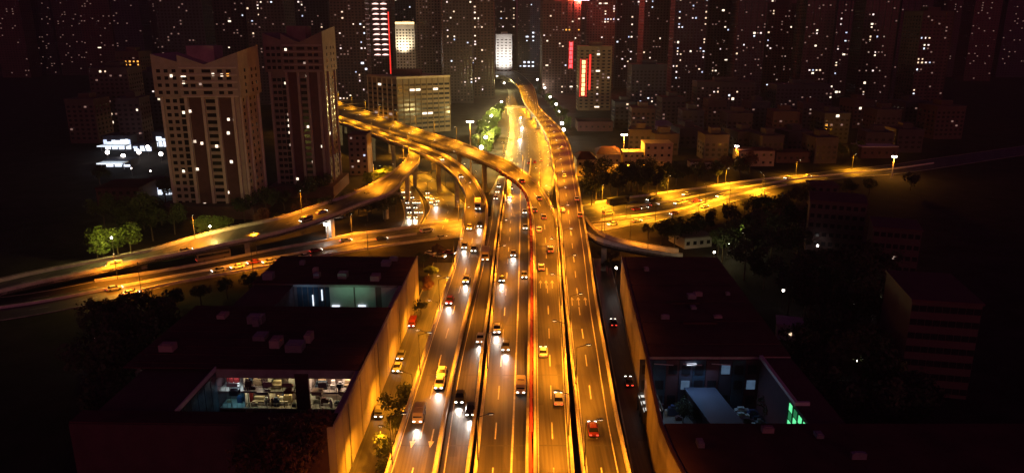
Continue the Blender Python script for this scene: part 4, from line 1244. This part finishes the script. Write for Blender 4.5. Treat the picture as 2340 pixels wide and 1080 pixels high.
shop("shop with broken white lettering below the glaring one", 332, 396, 446, 7, 10, 1.2, E_COOL, False)
for i, (x_, y_) in enumerate(((246, 352), (282, 360), (318, 352), (338, 340), (300, 386), (344, 392), (368, 356), (262, 420))):
    globe(x_, y_, 4, 260, (.75, .88, 1), "%s cool white lamp in the bright yard before the left shops" % (["first"] + ORD[1:])[i], "cool lamps before the left shops")
shop("low row of small cool-lit stalls between the two bright shops on the left", 306, 348, 346, 5, 8, 1.8, E_COOL, False)
shop("pale roofed stall row lit from within at the left edge, below the glaring shop", 242, 300, 382, 4, 9, 1.2, E_W4, True)
low_block("low_block", "dark low block below the glaring white shop", 225, 320, 470, 8, 20, WALL_TD, 0.05, 6, 2, ROOF, .02)
low_block("walk_up_block", "small banded apartment block under the curving ramps, left of the piers", 800, 842, 400, 22, 14, WALL_T2, 0, 3, 7, WALL_TD, .12)
low_block("guard_house", "small house at the foot of the crowned towers beside the west ramp", 420, 520, 500, 4, 8, WALL_T2, 0, 5, 1, ROOF, .1)

# ------------------------------------------------------------------ footbridge over the boulevard
a, b = at(1150, 247, 5), at(1205, 247, 5)
fb = thing("footbridge", "lit footbridge across the far boulevard beside the viaduct", "footbridge", ((a.x + b.x) / 2, a.y, 0))
w2 = (b.x - a.x) / 2
q = MB(); q.box(-w2, w2, 0, 4, 5, 5.6); q.build("deck", CONCRETE, fb)
q = MB(); q.box(-w2, w2, -.2, -.01, 5.0, 6.7); q.build("side_panel", PALE, fb)
q = MB(); q.box(-w2 + .2, -w2 + 1.2, .5, 3, 0, 4.99); q.box(w2 - 1.2, w2 - .2, .5, 3, 0, 4.99); q.build("support", CONCRETE, fb)

# ------------------------------------------------------------------ high masts and globe lamps
def mast(label, px, pyb, pyt, power, colour, group="high mast lights", z=0.0, head=1.4):
    p = at(px, pyb, z)
    h = on_y(px, pyt, p.y).z - z
    t = thing("mast_light", label, "mast light", p, 0, group)
    q = MB(); q.tube((0, 0, 0), (0, 0, h), .45, .25, 8); q.build("mast", PALE, t)
    q = MB(); q.tube((0, 0, h + .01), (0, 0, h + .5), head * .5, head, 10); q.build("lamp_ring", METAL, t)
    for k in range(6):
        a_ = k * math.pi / 3
        q = MB(); q.box(head * 1.1 * math.cos(a_) - .4, head * 1.1 * math.cos(a_) + .4, head * 1.1 * math.sin(a_) - .4, head * 1.1 * math.sin(a_) + .4, h - .3, h + .3)
        q.build("lamp", E_LAMPW, t)
    light("mast_lamp_light", 'POINT', (0, 0, h - 1.8), power, colour, t, shadow_soft_size=1)
mast("high mast light with a bright round head left of the boulevard trees", 1076, 398, 278, 30000, AMBER_Y)
mast("high mast light in front of the ochre wing", 1424, 372, 308, 70000, AMBER_Y)
mast("slim high mast light beside the dim amber house", 1680, 378, 334, 9000, AMBER_Y, head=.7)
mast("slim high mast light near the right end, behind the lit trees", 1962, 340, 305, 10000, AMBER_Y, head=.6)
mast("mast light standing on the verge at the right end of the cross street", 2037, 406, 358, 16000, AMBER_Y, head=.8)
mast("hooked white mast below the west ramp beside the cross street", 748, 548, 512, 1500, WHITE, head=.5)
for i, (x_, y_) in enumerate(((1100, 341), (1110, 318), (1115, 300), (1120, 283), (1123, 268), (1129, 254), (1146, 236), (1152, 192), (1136, 176))):
    globe(x_, y_, 8, 48000, (1, .80, .30), "%s white globe lamp among the trees left of the boulevard" % ORD[i], "globe lamps left of the boulevard")
for i, (x_, y_) in enumerate(((1288, 300), (1284, 285), (1279, 258), (1271, 241), (1257, 224), (1245, 203), (1228, 184))):
    globe(x_, y_, 8, 7000, (1, .85, .6), "%s white globe lamp right of the far viaduct" % ORD[i], "globe lamps right of the far viaduct")
for i, (x_, y_) in enumerate(((1632, 578), (1664, 560), (1700, 536))):  # lamps added to light the pale tree row
    globe(x_, y_, 5, 700, (1, .92, .4), "%s small added lamp in the pale lit tree row past the loop ramp" % (['first'] + ORD[1:])[i], 'added lamps in the pale tree row')
globe(255, 545, 10, 9000, (1, .80, .16), "bright greenish lamp over trees at the left edge", None)
globe(480, 519, 10, 6000, (1, .80, .20), "bright greenish lamp over trees beside the west ramp", None)
globe(1961, 826, 6, 60, (1, .9, .8), "small white lamp in the dark garden at lower right", None)
globe(2116, 836, 6, 50, (1, .85, .8), "small white lamp at the far lower right edge", None)
globe(1408, 614, 6, 200, (1, .9, .8), "white lamp between the rightmost viaduct and the right hall", None)
globe(1790, 666, 5, 22, (1, .9, .85), "small white lamp beside the right hall's roof", None)
globe(2022, 690, 5, 22, (1, .9, .85), "small white lamp in front of the dark apartment block at lower right", None)
globe(1868, 563, 5, 22, (1, .9, .85), "small white lamp beside the dim stepped apartment block", None)
globe(219, 775, 6, 30, (1, .95, .9), "small white lamp at the left edge below the cross street", None)
globe(308, 916, 5, 15, (1, .95, .9), "small white lamp in the dark yard left of the market hall", None)

# ------------------------------------------------------------------ trees
def leaf_crown(rx, rz_, cz, n, seed, leaf):
    rr = random.Random(seed)
    m = MB()
    clumps = [(Vector((rr.uniform(-1, 1) * rx * .7, rr.uniform(-1, 1) * rx * .7, cz + rr.uniform(-.75, .85) * rz_)), rr.uniform(.32, .6) * rx) for _ in range(11)]
    for i in range(n):
        c, r_ = clumps[rr.randrange(len(clumps))]
        d = Vector((rr.gauss(0, 1), rr.gauss(0, 1), rr.gauss(0, .8))).normalized() * (r_ * rr.uniform(.45, 1.05))
        p = c + d
        a = Vector((rr.gauss(0, 1), rr.gauss(0, 1), rr.gauss(0, 1))).normalized()
        b_ = a.orthogonal().normalized()
        s_ = leaf * rr.uniform(.6, 1.3)
        a, b_ = a * s_, b_ * s_ * .55
        m.quad(p - a, p - b_, p + a, p + b_)
    return m
def trunk_mesh(h, r_, seed):
    rr = random.Random(seed)
    m = MB()
    m.tube((0, 0, 0), (.1, .05, h * .55), r_, r_ * .65, 7)
    for k in range(5):
        a_ = k * 1.26 + rr.uniform(-.3, .3)
        m.tube((.1, .05, h * rr.uniform(.38, .54)), (math.cos(a_) * h * .25, math.sin(a_) * h * .25, h * rr.uniform(.7, .9)), r_ * .4, r_ * .12, 5)
    return m
TREES = []
LEAF_N = 1.5
for k, (lm, h, rx, n) in enumerate(((LEAF, 9, 3.6, 620), (LEAF, 8, 3.2, 560), (LEAF_D, 11, 4.6, 760), (LEAF_D, 9, 4.0, 640), (LEAF_R, 13, 4.4, 900))):
    t = thing("tree", "", "tree")
    trunk_mesh(h, .28, k).build("trunk", BARK, t)
    leaf_crown(rx, h * .28, h * .74, int(n * 1.6), 50 + k, .42).build("crown", lm, t, smooth=False)
    TREES.append([t, False])
def street_edge(x):
    pts = [(217, 690), (373, 657), (505, 634), (640, 608), (743, 588), (1040, 545), (1345, 530), (1420, 520), (1500, 506), (1590, 487), (1675, 461), (1760, 442), (1850, 417), (1960, 406), (2130, 388)]
    for a, b in zip(pts, pts[1:]):
        if a[0] <= x <= b[0]: return a[1] + (b[1] - a[1]) * (x - a[0]) / (b[0] - a[0])
    return 0
TREE_H = (9, 8, 11, 9, 13)
def tree(px, py, k, s, label, group=None, z=0.0):
    """verge trees close to the cross street are young and low, so the carriageway stays in view"""
    e = street_edge(px)
    if e and py > e and not 900 < px < 1345:
        q = at(px, py, 0)
        hpx = TREE_H[k] * 1.12 * F_PX / (q.y * CS + CAM_H * SN)
        s = min(s, (py - e - 1) / hpx)
        if s < .3: return None
    t, used = TREES[k]
    o = t if not used else copy_tree(t)
    TREES[k][1] = True
    p = at(px, py, z)
    o.location = p
    o.rotation_euler = (0, 0, R.uniform(0, 6.28))
    o.scale = (s, s, s * R.uniform(.9, 1.15))
    tag(o, label, "tree", group)
    return o
def tree_row(pts, k, s, where, group):
    for i, (x_, y_) in enumerate(pts):
        tree(x_, y_, k + (i % 2 if k != 4 else 0), s * R.uniform(.85, 1.15), "%s tree %s" % ((["first"] + ORD[1:])[i], where), group)
tree_row([(1096, 352), (1108, 338), (1117, 326), (1124, 312), (1130, 299), (1136, 287), (1141, 277), (1146, 267), (1128, 342), (1136, 322)], 0, 1.3, "from the near end in the lit row left of the boulevard", "lit trees left of the boulevard")
tree_row([(1234, 216), (1247, 232), (1261, 246), (1272, 262), (1280, 276), (1292, 296), (1300, 308)], 2, .9, "from the far end in the dark row right of the viaduct", "dark trees right of the far viaduct")
tree_row([(238, 592), (272, 590), (300, 582), (225, 600)], 0, 1.15, "in the lamplit clump at the left edge", "lit trees at the left edge")
tree_row([(462, 548), (498, 545), (520, 540)], 0, 1.0, "from the left in the lit clump beside the west ramp", "lit trees beside the west ramp")
tree_row([(1370, 448), (1395, 446), (1418, 440), (1442, 438), (1468, 435), (1500, 445), (1520, 430), (1545, 424), (1385, 425), (1430, 418), (1465, 412)], 2, 1.1, "from the viaduct in the dark belt above the cross street", "dark trees above the cross street")
tree_row([(1570, 414), (1600, 410), (1632, 404), (1660, 398), (1690, 392), (1712, 398)], 3, .9, "from the left in the belt before the bright shed", "trees before the bright shed")
tree_row([(1905, 362), (1925, 360), (1945, 362), (1965, 358)], 0, 1.0, "from the left in the lit clump by the slim mast", "lit trees by the right mast")
tree_row([(1640, 582), (1660, 572), (1680, 560), (1698, 548), (1708, 536)], 0, .9, "from the near end in the pale lit row past the loop ramp", "pale lit trees right of the loop ramp")
tree_row([(1500, 530), (1525, 520), (1550, 535), (1590, 510), (1625, 505), (1560, 560), (1740, 520), (1780, 500), (1820, 480), (1760, 560), (1820, 545)], 2, 1.2, "in the dark grove right of the loop ramp", "dark grove right of the loop ramp")
tree_row([(1700, 492), (1745, 480), (1790, 474), (1840, 468), (1890, 460), (1940, 452), (1985, 446), (2080, 436)], 2, 1.15, "from the left in the dark belt below the cross street's east end", "dark trees below the cross street")
tree_row([(905, 455), (890, 470), (870, 480), (850, 488), (905, 490), (880, 505), (840, 505), (800, 515), (760, 522)], 2, 1.0, "from the street in the black clump beside the queueing cars", "dark trees beside the queue street")
tree_row([(850, 420), (868, 418), (885, 416), (838, 430)], 0, .8, "from the left among the lit bushes under the piers", "lit bushes under the ramps")
tree_row([(240, 520), (290, 510), (330, 525), (370, 515), (300, 540), (350, 550), (400, 535), (230, 430), (380, 470), (560, 505), (610, 495), (650, 480), (700, 465), (740, 450)], 2, 1.1, "in the dark wood at the foot of the crowned towers", "dark wood below the crowned towers")
tree_row([(240, 730), (280, 715), (330, 705), (390, 690), (450, 672), (520, 662), (580, 650), (240, 780), (300, 770), (250, 850), (310, 850)], 2, 1.2, "in the dark belt left of the market hall", "dark trees left of the market hall")
tree_row([(912, 968), (905, 1000), (897, 1072), (880, 1120)], 2, .62, "from the far end between service street and left ramp", "street trees on the service street")
tree_row([(660, 1165), (700, 1150), (630, 1200)], 4, 1.12, "in the russet group before the market hall", "russet trees before the market hall")
tree_row([(1990, 900), (2030, 905), (2065, 912)], 0, .9, "in the faintly lit garden at lower right", "garden trees at lower right")
tree_row([(1900, 700), (1950, 690), (2000, 720), (1930, 760), (1880, 800), (1950, 830), (1900, 900), (1920, 980), (1990, 1010), (2060, 1010)], 2, 1.2, "from the far end in the grove right of the blue-lit court", "dark grove at lower right")
tree_row([(1390, 625), (1396, 610), (1375, 600)], 3, .55, "by the loop ramp's foot, from the near side", "trees at the loop ramp foot")

tree_row([(1352, 470), (1362, 455), (1352, 435), (1410, 452), (1455, 448), (1480, 440), (1350, 415), (1450, 424), (1490, 425), (1530, 412), (1590, 428), (1640, 418), (1690, 408)], 2, 1.0, "of the dense dark planting between viaduct and cross street", "dense planting beside the viaduct")
tree_row([(1480, 545), (1510, 560), (1540, 575), (1590, 560), (1610, 540), (1660, 525), (1720, 500), (1650, 600), (1700, 590), (1760, 600), (1820, 600), (1850, 640), (1810, 680)], 2, 1.25, "of the murky grove above the right hall", "murky grove above the right hall")
tree_row([(560, 545), (600, 535), (640, 527), (690, 515), (780, 500), (820, 495), (860, 460), (830, 470), (790, 480)], 3, .75, "of the low planting below the west ramp", "low planting below the west ramp")
tree_row([(985, 640), (978, 680), (968, 610), (1000, 600), (962, 720)], 3, .5, "of the small verge between wall and curved ramp", "verge trees by the curved ramp")
tree_row([(1100, 330), (1090, 345), (1104, 310), (1112, 296), (1120, 286), (1128, 276), (1142, 262), (1110, 360)], 0, 1.15, "of the second lit row left of the boulevard", "second lit row left of the boulevard")
tree_row([(236, 705), (262, 740), (300, 735), (350, 725), (400, 712), (460, 695), (520, 682), (570, 672), (330, 790), (270, 810), (230, 830), (300, 870), (240, 900), (280, 940), (330, 960), (250, 990), (310, 1030), (230, 1060), (360, 800)], 2, 1.15, "of the black grove west of the market hall", "black grove west of the market hall")
tree_row([(1700, 640), (1745, 660), (1800, 720), (1850, 720), (1870, 760), (1830, 850), (1860, 950), (1900, 860), (1960, 900), (2080, 960), (1990, 660), (2040, 720), (2000, 780), (1900, 640), (1720, 615)], 2, 1.15, "of the black grove east of the right hall", "black grove east of the right hall")
for i, (x_, y_, s_) in enumerate(((1560, 975, .55), (1600, 985, .5), (1575, 940, .45), (1755, 960, .5))):
    tree(x_, y_, 3, s_, "%s dark small tree growing in the court of the right hall" % (["first"] + ORD[1:])[i], "court trees in the right hall")
tree_row([(1238, 222), (1252, 238), (1266, 252), (1277, 268), (1286, 284), (1296, 302)], 0, 1.2, "of the lamplit row right of the far viaduct", "lamplit row right of the far viaduct")
# ------------------------------------------------------------------ cars
def car_proto(paint, kind):
    t = thing(kind, "", "car")
    L_, W_, H_ = {"car": (4.5, 1.8, 1.45), "van": (4.9, 1.9, 1.95), "bus": (11.5, 2.5, 3.1), "box_truck": (7.5, 2.3, 3.0)}[kind]
    hl, hw = L_ / 2, W_ / 2
    def ring(x, w, zb, zt):
        c = min(.14, w * .3)
        return [(x, -w, zb + c), (x, -w + c, zb), (x, w - c, zb), (x, w, zb + c), (x, w, zt - c), (x, w - c, zt), (x, -w + c, zt), (x, -w, zt - c)]
    b = MB()
    if kind == "car":
        b.loft([ring(-hl, hw * .8, .38, .78), ring(-hl + .15, hw * .94, .26, .92), ring(-1.2, hw, .2, .96), ring(.7, hw, .2, .95), ring(1.7, hw * .96, .22, .84), ring(hl - .08, hw * .84, .28, .7), ring(hl, hw * .74, .36, .62)])
        b.build("body", paint, t)
        g_ = MB(); g_.hull8([(-1.85, -hw * .88, .961), (1.0, -hw * .88, .955), (1.0, hw * .88, .955), (-1.85, hw * .88, .961)], [(-1.15, -hw * .70, 1.40), (.25, -hw * .70, 1.40), (.25, hw * .70, 1.40), (-1.15, hw * .70, 1.40)])
        g_.build("window", GLASS, t)
        r_ = MB(); r_.hull8([(-1.2, -hw * .72, 1.401), (.3, -hw * .72, 1.401), (.3, hw * .72, 1.401), (-1.2, hw * .72, 1.401)], [(-1.05, -hw * .62, 1.47), (.15, -hw * .62, 1.47), (.15, hw * .62, 1.47), (-1.05, hw * .62, 1.47)])
        r_.build("roof", paint, t)
        hz = .62
    else:
        nose = {"van": .9, "bus": .15, "box_truck": .3}[kind]
        b.loft([ring(-hl, hw * .96, .4, H_ - .05), ring(-hl + .2, hw, .35, H_), ring(hl - nose, hw, .35, H_), ring(hl - .05, hw * .95, .35, 1.05 if kind == "van" else H_ - .15), ring(hl, hw * .9, .45, .95 if kind == "van" else H_ - .3)])
        b.build("body", paint, t)
        g_ = MB()
        for sx in (-1, 1):
            g_.box(-hl + .5, hl - nose - .2, sx * hw - .02, sx * hw + .02, H_ * .52, H_ * .82)
        g_.box(hl - nose * .4 - .05, hl - nose * .4 + .07 if kind == "van" else hl + .02, -hw * .8, hw * .8, H_ * .5, H_ * .8)
        if kind == "bus": g_.box(-hl - .02, -hl + .05, -hw * .7, hw * .7, H_ * .55, H_ * .82)
        g_.build("window", GLASS, t)
        r_ = MB(); r_.box(-hl * .5, -hl * .1, -.6, .6, H_ + .002, H_ + .18); r_.build("roof_vent", paint, t)
        hz = .75
    wm = MB(); wm.tube((0, -.1, 0), (0, .1, 0), .33, .33, 12)
    me = wm.mesh("wheel", TYRE)
    rm_ = MB(); rm_.tube((0, -.11, 0), (0, .11, 0), .19, .19, 8)
    mr_ = rm_.mesh("rim", METAL)
    for x_ in (-hl * .6, hl * .62):
        for sy in (-1, 1):
            o = link("wheel", me, t); o.location = (x_, sy * (hw - .08), .33)
    for nm, x_, m in (("headlight", hl - .03, E_HEAD), ("taillight", -hl + .03, E_TAIL)):
        q = MB(); q.box(-.07, .07, -.2, .2, -.09, .09)
        me2 = q.mesh(nm, m)
        for sy in (-1, 1):
            o = link(nm, me2, t); o.location = (x_, sy * hw * .62, hz)
    return t
PROTO = {}
def car(rib, px, py, colour, toward, label, kind="car", beam=0, group=None, turn=0.0):
    key = (colour, kind)
    if key not in PROTO:
        o = car_proto(CAR_COL[colour], kind)
        PROTO[key] = o
    else:
        o = copy_tree(PROTO[key])
        for ch in list(o.children):
            if ch.type == 'LIGHT':
                bpy.data.objects.remove(ch)
    d, p = rib.find(px, py)
    tg = rib.tangent(d) * (-1 if toward else 1)
    ang = math.atan2(tg.y, tg.x) + turn
    o.location = p + Vector((0, 0, .012))
    o.rotation_euler = (0, -math.asin(max(-.2, min(.2, tg.z))), ang)
    tag(o, label, {"car": "car", "van": "van", "bus": "bus", "box_truck": "truck"}[kind], group or "vehicles on the roads")
    if beam:
        l = light("headlight_beam", 'SPOT', (2.35 if kind == "car" else 3, 0, .75), beam, (1, .88, .74), o, spot_size=math.radians(84), spot_blend=1.0, shadow_soft_size=.3)
        l.rotation_euler = (0, math.radians(-84), 0)
    return o
BM = 1700
A_ = "the curved left ramp"
for px, py, c, lab, k, bm in ((1005, 880, "white", "white car in the middle of the curved left ramp, nearest pair's front car", "car", BM), (1009, 868 - 12, "white", "white car close behind another on the curved left ramp", "car", 0),
        (958, 955, "beige", "beige van nearest the viewer on the curved left ramp", "van", BM), (1028, 690, "red", "dark red car beside the left parapet of the curved left ramp", "car", BM),
        (1066, 642, "silver", "silver car at the right edge of the curved left ramp", "car", BM), (1062, 565, "yellow", "yellow taxi on the curved left ramp, left lane", "car", BM),
        (1083, 572, "grey", "grey car beside the yellow taxi on the curved left ramp", "car", 0), (1073, 522, "yellow", "yellow taxi just past the bend of the curved left ramp", "car", 0),
        (1096, 516, "black", "black car with bright headlamps just past the ramp's bend", "car", BM), (1092, 475, "beige", "beige truck in the bend of the curved left ramp", "box_truck", BM),
        (1052, 405, "silver", "silver car upstream in the bend of the curved left ramp", "car", 0), (1008, 366, "white", "white car high on the curved left ramp before the bend", "car", 0)):
    car(RA, px, py, c, True, lab, k, bm)
for px, py, c, lab, k, bm in ((1051, 912, "black", "dark car with lit lamps near the viewer on the slip road", "car", BM), (1076, 940, "black", "dark car hugging the yellow parapet of the slip road", "car", BM),
        (1098, 777, "white", "white car beside the parapet midway on the slip road", "car", BM), (1110, 590, "yellow", "yellow truck at the top of the slip road", "box_truck", 0),
        (1133, 455, "red", "red car in the queue under the north-west ramp, in front", "car", 0), (1137, 440, "silver", "silver car second in the queue under the ramp", "car", 0), (1140, 428, "white", "white car third in the queue under the ramp", "car", 0)):
    car(RL, px, py, c, True, lab, k, bm)
for px, py, c, lab, k, bm in ((1136, 755, "white", "white car in the left lane of the centre carriageway", "car", BM), (1156, 795, "grey", "grey car right of the white car on the centre carriageway", "car", BM),
        (1147, 640, "black", "dark car with bright lamps in the left lane of the centre carriageway", "car", BM), (1173, 583, "silver", "silver car in the middle of the centre carriageway, farther up", "car", BM),
        (1198, 632, "grey", "grey car beside the red median rail on the centre carriageway", "car", 0), (1190, 890, "beige", "blurred beige van by the yellow line near the median", "van", 0),
        (1200, 522, "silver", "silver car below the ramp on the centre carriageway, right lane", "car", 0), (1165, 452, "white", "white car coming out from under the north-west ramp", "car", BM), (1168, 432, "silver", "silver car still under the north-west ramp", "car", 0), (1199, 487, "white", "small white car beside the start of the north-west ramp", "car", 0)):
    car(RC, px, py, c, True, lab, k, bm)
for px, py, c, lab, k in ((1241, 808, "white", "white car alone in the left lane right of the red rail", "car"), (1276, 916, "white", "white car nearest the viewer right of the red rail", "car"),
        (1237, 614, "silver", "silver car passing the lane arrows right of the red rail", "car"), (1258, 573, "yellow", "yellow taxi near the right parapet of the inner ramp", "car"),
        (1232, 527, "white", "white car entering the bend of the north-west ramp", "car"), (1243, 498, "beige", "beige car in the bend of the north-west ramp, right lane", "car"),
        (1222, 482, "grey", "grey car in the bend of the north-west ramp, left lane", "car"), (1232, 455, "silver", "silver car high in the bend of the north-west ramp", "car"), (1192, 416, "red", "red car at the top of the north-west ramp", "car")):
    car(RB, px, py, c, False, lab, k)
for px, py, c, lab, k in ((1355, 985, "red", "dark red car with glowing tail lamps on the rightmost viaduct", "car"), (1318, 457, "white", "white car in the right lane of the rightmost viaduct, far up", "car"),
        (1285, 483, "silver", "silver car in the left lane of the rightmost viaduct", "car"), (1325, 494, "beige", "beige car by the loop ramp's start on the rightmost viaduct", "car"), (1290, 404, "silver", "silver car beyond the ramps on the rightmost viaduct", "car"),
        (1284, 340, "white", "white car near the far bend of the rightmost viaduct", "car")):
    car(RD, px, py, c, False, lab, k)
# the queue of white-lit cars on the street below the west ramp
k = 0
for py, xs in ((440, (920, 934)), (452, (925, 941)), (464, (930, 946, 956)), (475, (933, 949)), (486, (936, 951, 962)), (497, (935, 950))):
    for x_ in xs:
        car(RK, x_, py, ("white", "silver", "white", "grey", "black")[k % 5], True, "%s headlit car from the far end of the packed queue below the west ramp" % (["first"] + ORD[1:])[k], beam=(6000 if py > 490 else 0), group="cars queueing below the west ramp")
        k += 1
for i, (x_, y_) in enumerate(((975, 452), (986, 455), (998, 460), (984, 463), (994, 468), (975, 442))):
    car(RF, x_, y_, ("white", "yellow", "silver")[i % 3], True, "%s car in the small bunch on the side street right of the queue" % (["first"] + ORD[1:])[i], group="cars on the side street", beam=4000 if i == 4 else 0)
xs = [(262, 662, "silver", 0, "car"), (300, 672, "white", 0, "car"), (500, 620, "silver", 1, "car"), (543, 612, "white", 1, "car"), (580, 602, "red", 1, "car"), (615, 600, "silver", 1, "car"), (695, 588, "white", 1, "car"), (722, 575, "red", 0, "car"), (790, 552, "grey", 0, "car"),
      (872, 548, "black", 0, "car"), (975, 530, "white", 0, "van"), (1390, 490, "beige", 0, "van"), (1455, 480, "red", 0, "car"), (1470, 477, "silver", 0, "car"), (1495, 470, "grey", 0, "car"), (1550, 466, "white", 1, "car"), (1562, 463, "silver", 1, "car"),
      (1592, 461, "red", 0, "car"), (1412, 465, "black", 0, "bus"), (1487, 458, "grey", 1, "car"), (1568, 446, "white", 1, "car"), (1645, 450, "white", 1, "car"), (1800, 408, "white", 1, "car"), (1845, 405, "white", 0, "car"), (1010, 545, "silver", 0, "car")]
for i, (x_, y_, c, tw_, kd) in enumerate(xs):
    car(RX, x_, y_, c, bool(tw_), "%s %s on the cross street, %s vehicle counted from its left end" % (c, {"car": "car", "van": "van", "bus": "bus"}[kd], (["first"] + ORD[1:])[i]), kd, group="vehicles on the cross street")
for i, (x_, y_, c) in enumerate(((985, 562, "white"), (1005, 568, "silver"), (1028, 560, "red"))):
    p = at(x_, y_, 0)
    car(RS, x_, y_ + 20, c, True, "%s car waiting in the little row left of the curved ramp" % (["first"] + ORD[1:])[i], group="cars waiting beside the curved ramp", turn=1.2)
for i, (x_, y_, c, kd) in enumerate(((943, 742, "red", "van"), (917, 815, "grey", "car"), (908, 843, "silver", "car"), (870, 945, "grey", "van"))):
    car(RS, x_, y_, c, True, "%s %s parked along the long amber wall, %s from the far end" % (c, kd, (["first"] + ORD[1:])[i]), kd, group="vehicles beside the amber wall")
for i, (x_, y_, c) in enumerate(((1437, 875, "grey"), (1402, 740, "black"))):
    car(RSR, x_, y_, c, False, "%s car parked in the dark street before the right hall" % c, group="cars before the right hall")
for i, (x_, y_, c, kd) in enumerate(((425, 575, "yellow", "car"), (262, 609, "white", "van"), (735, 487, "white", "car"), (700, 505, "beige", "van"))):
    car(RE, x_, y_, c, i % 2 == 0, "%s %s on the west ramp, %s" % (c, kd, ("halfway down near the lit trees", "at the left edge of the picture", "near the top under a bright lamp", "just below the one near the top")[i]), kd, group="vehicles on the west ramp")
car(RX, 488, 592, "yellow", False, "long pale bus standing at the roadside below the lit trees", "bus", group="vehicles on the cross street")
for i, (x_, y_, c) in enumerate(((1190, 268, "white"), (1193, 290, "white"), (1188, 318, "white"), (1208, 374, "red"), (1222, 372, "red"), (1236, 368, "silver"))):
    car(RG, x_, y_, c, i < 3, "%s car on the boulevard beyond the ramps, %s from the far end" % (c, (["first"] + ORD[1:])[i]), group="cars on the boulevard", beam=16000 if i < 3 else 0)
for i, (x_, y_, c) in enumerate(((1400, 514, "white"), (1455, 507, "silver"), (1540, 490, "red"), (1610, 474, "white"))):
    car(RN, x_, y_, c, i % 2 == 0, "%s car on the frontage road right of the viaducts" % (["first"] + ORD[1:])[i], group="cars on the frontage road")
for t, used in TREES:
    if not used: bpy.data.objects.remove(t)

# ------------------------------------------------------------------ thin night haze over the city
hz = MB(); hz.box(-1600, 1600, -80, 2600, -1.2, 190)
hm = bpy.data.materials.new("night_haze"); hm.use_nodes = True
hn = hm.node_tree.nodes; hn.clear()
pv = hn.new("ShaderNodeVolumePrincipled"); pv.inputs["Density"].default_value = 0.00011; pv.inputs["Color"].default_value = (.85, .8, .95, 1); pv.inputs["Anisotropy"].default_value = .3
ho = hn.new("ShaderNodeOutputMaterial"); hm.node_tree.links.new(pv.outputs[0], ho.inputs["Volume"])
hz.build("haze", hm, kind="stuff")
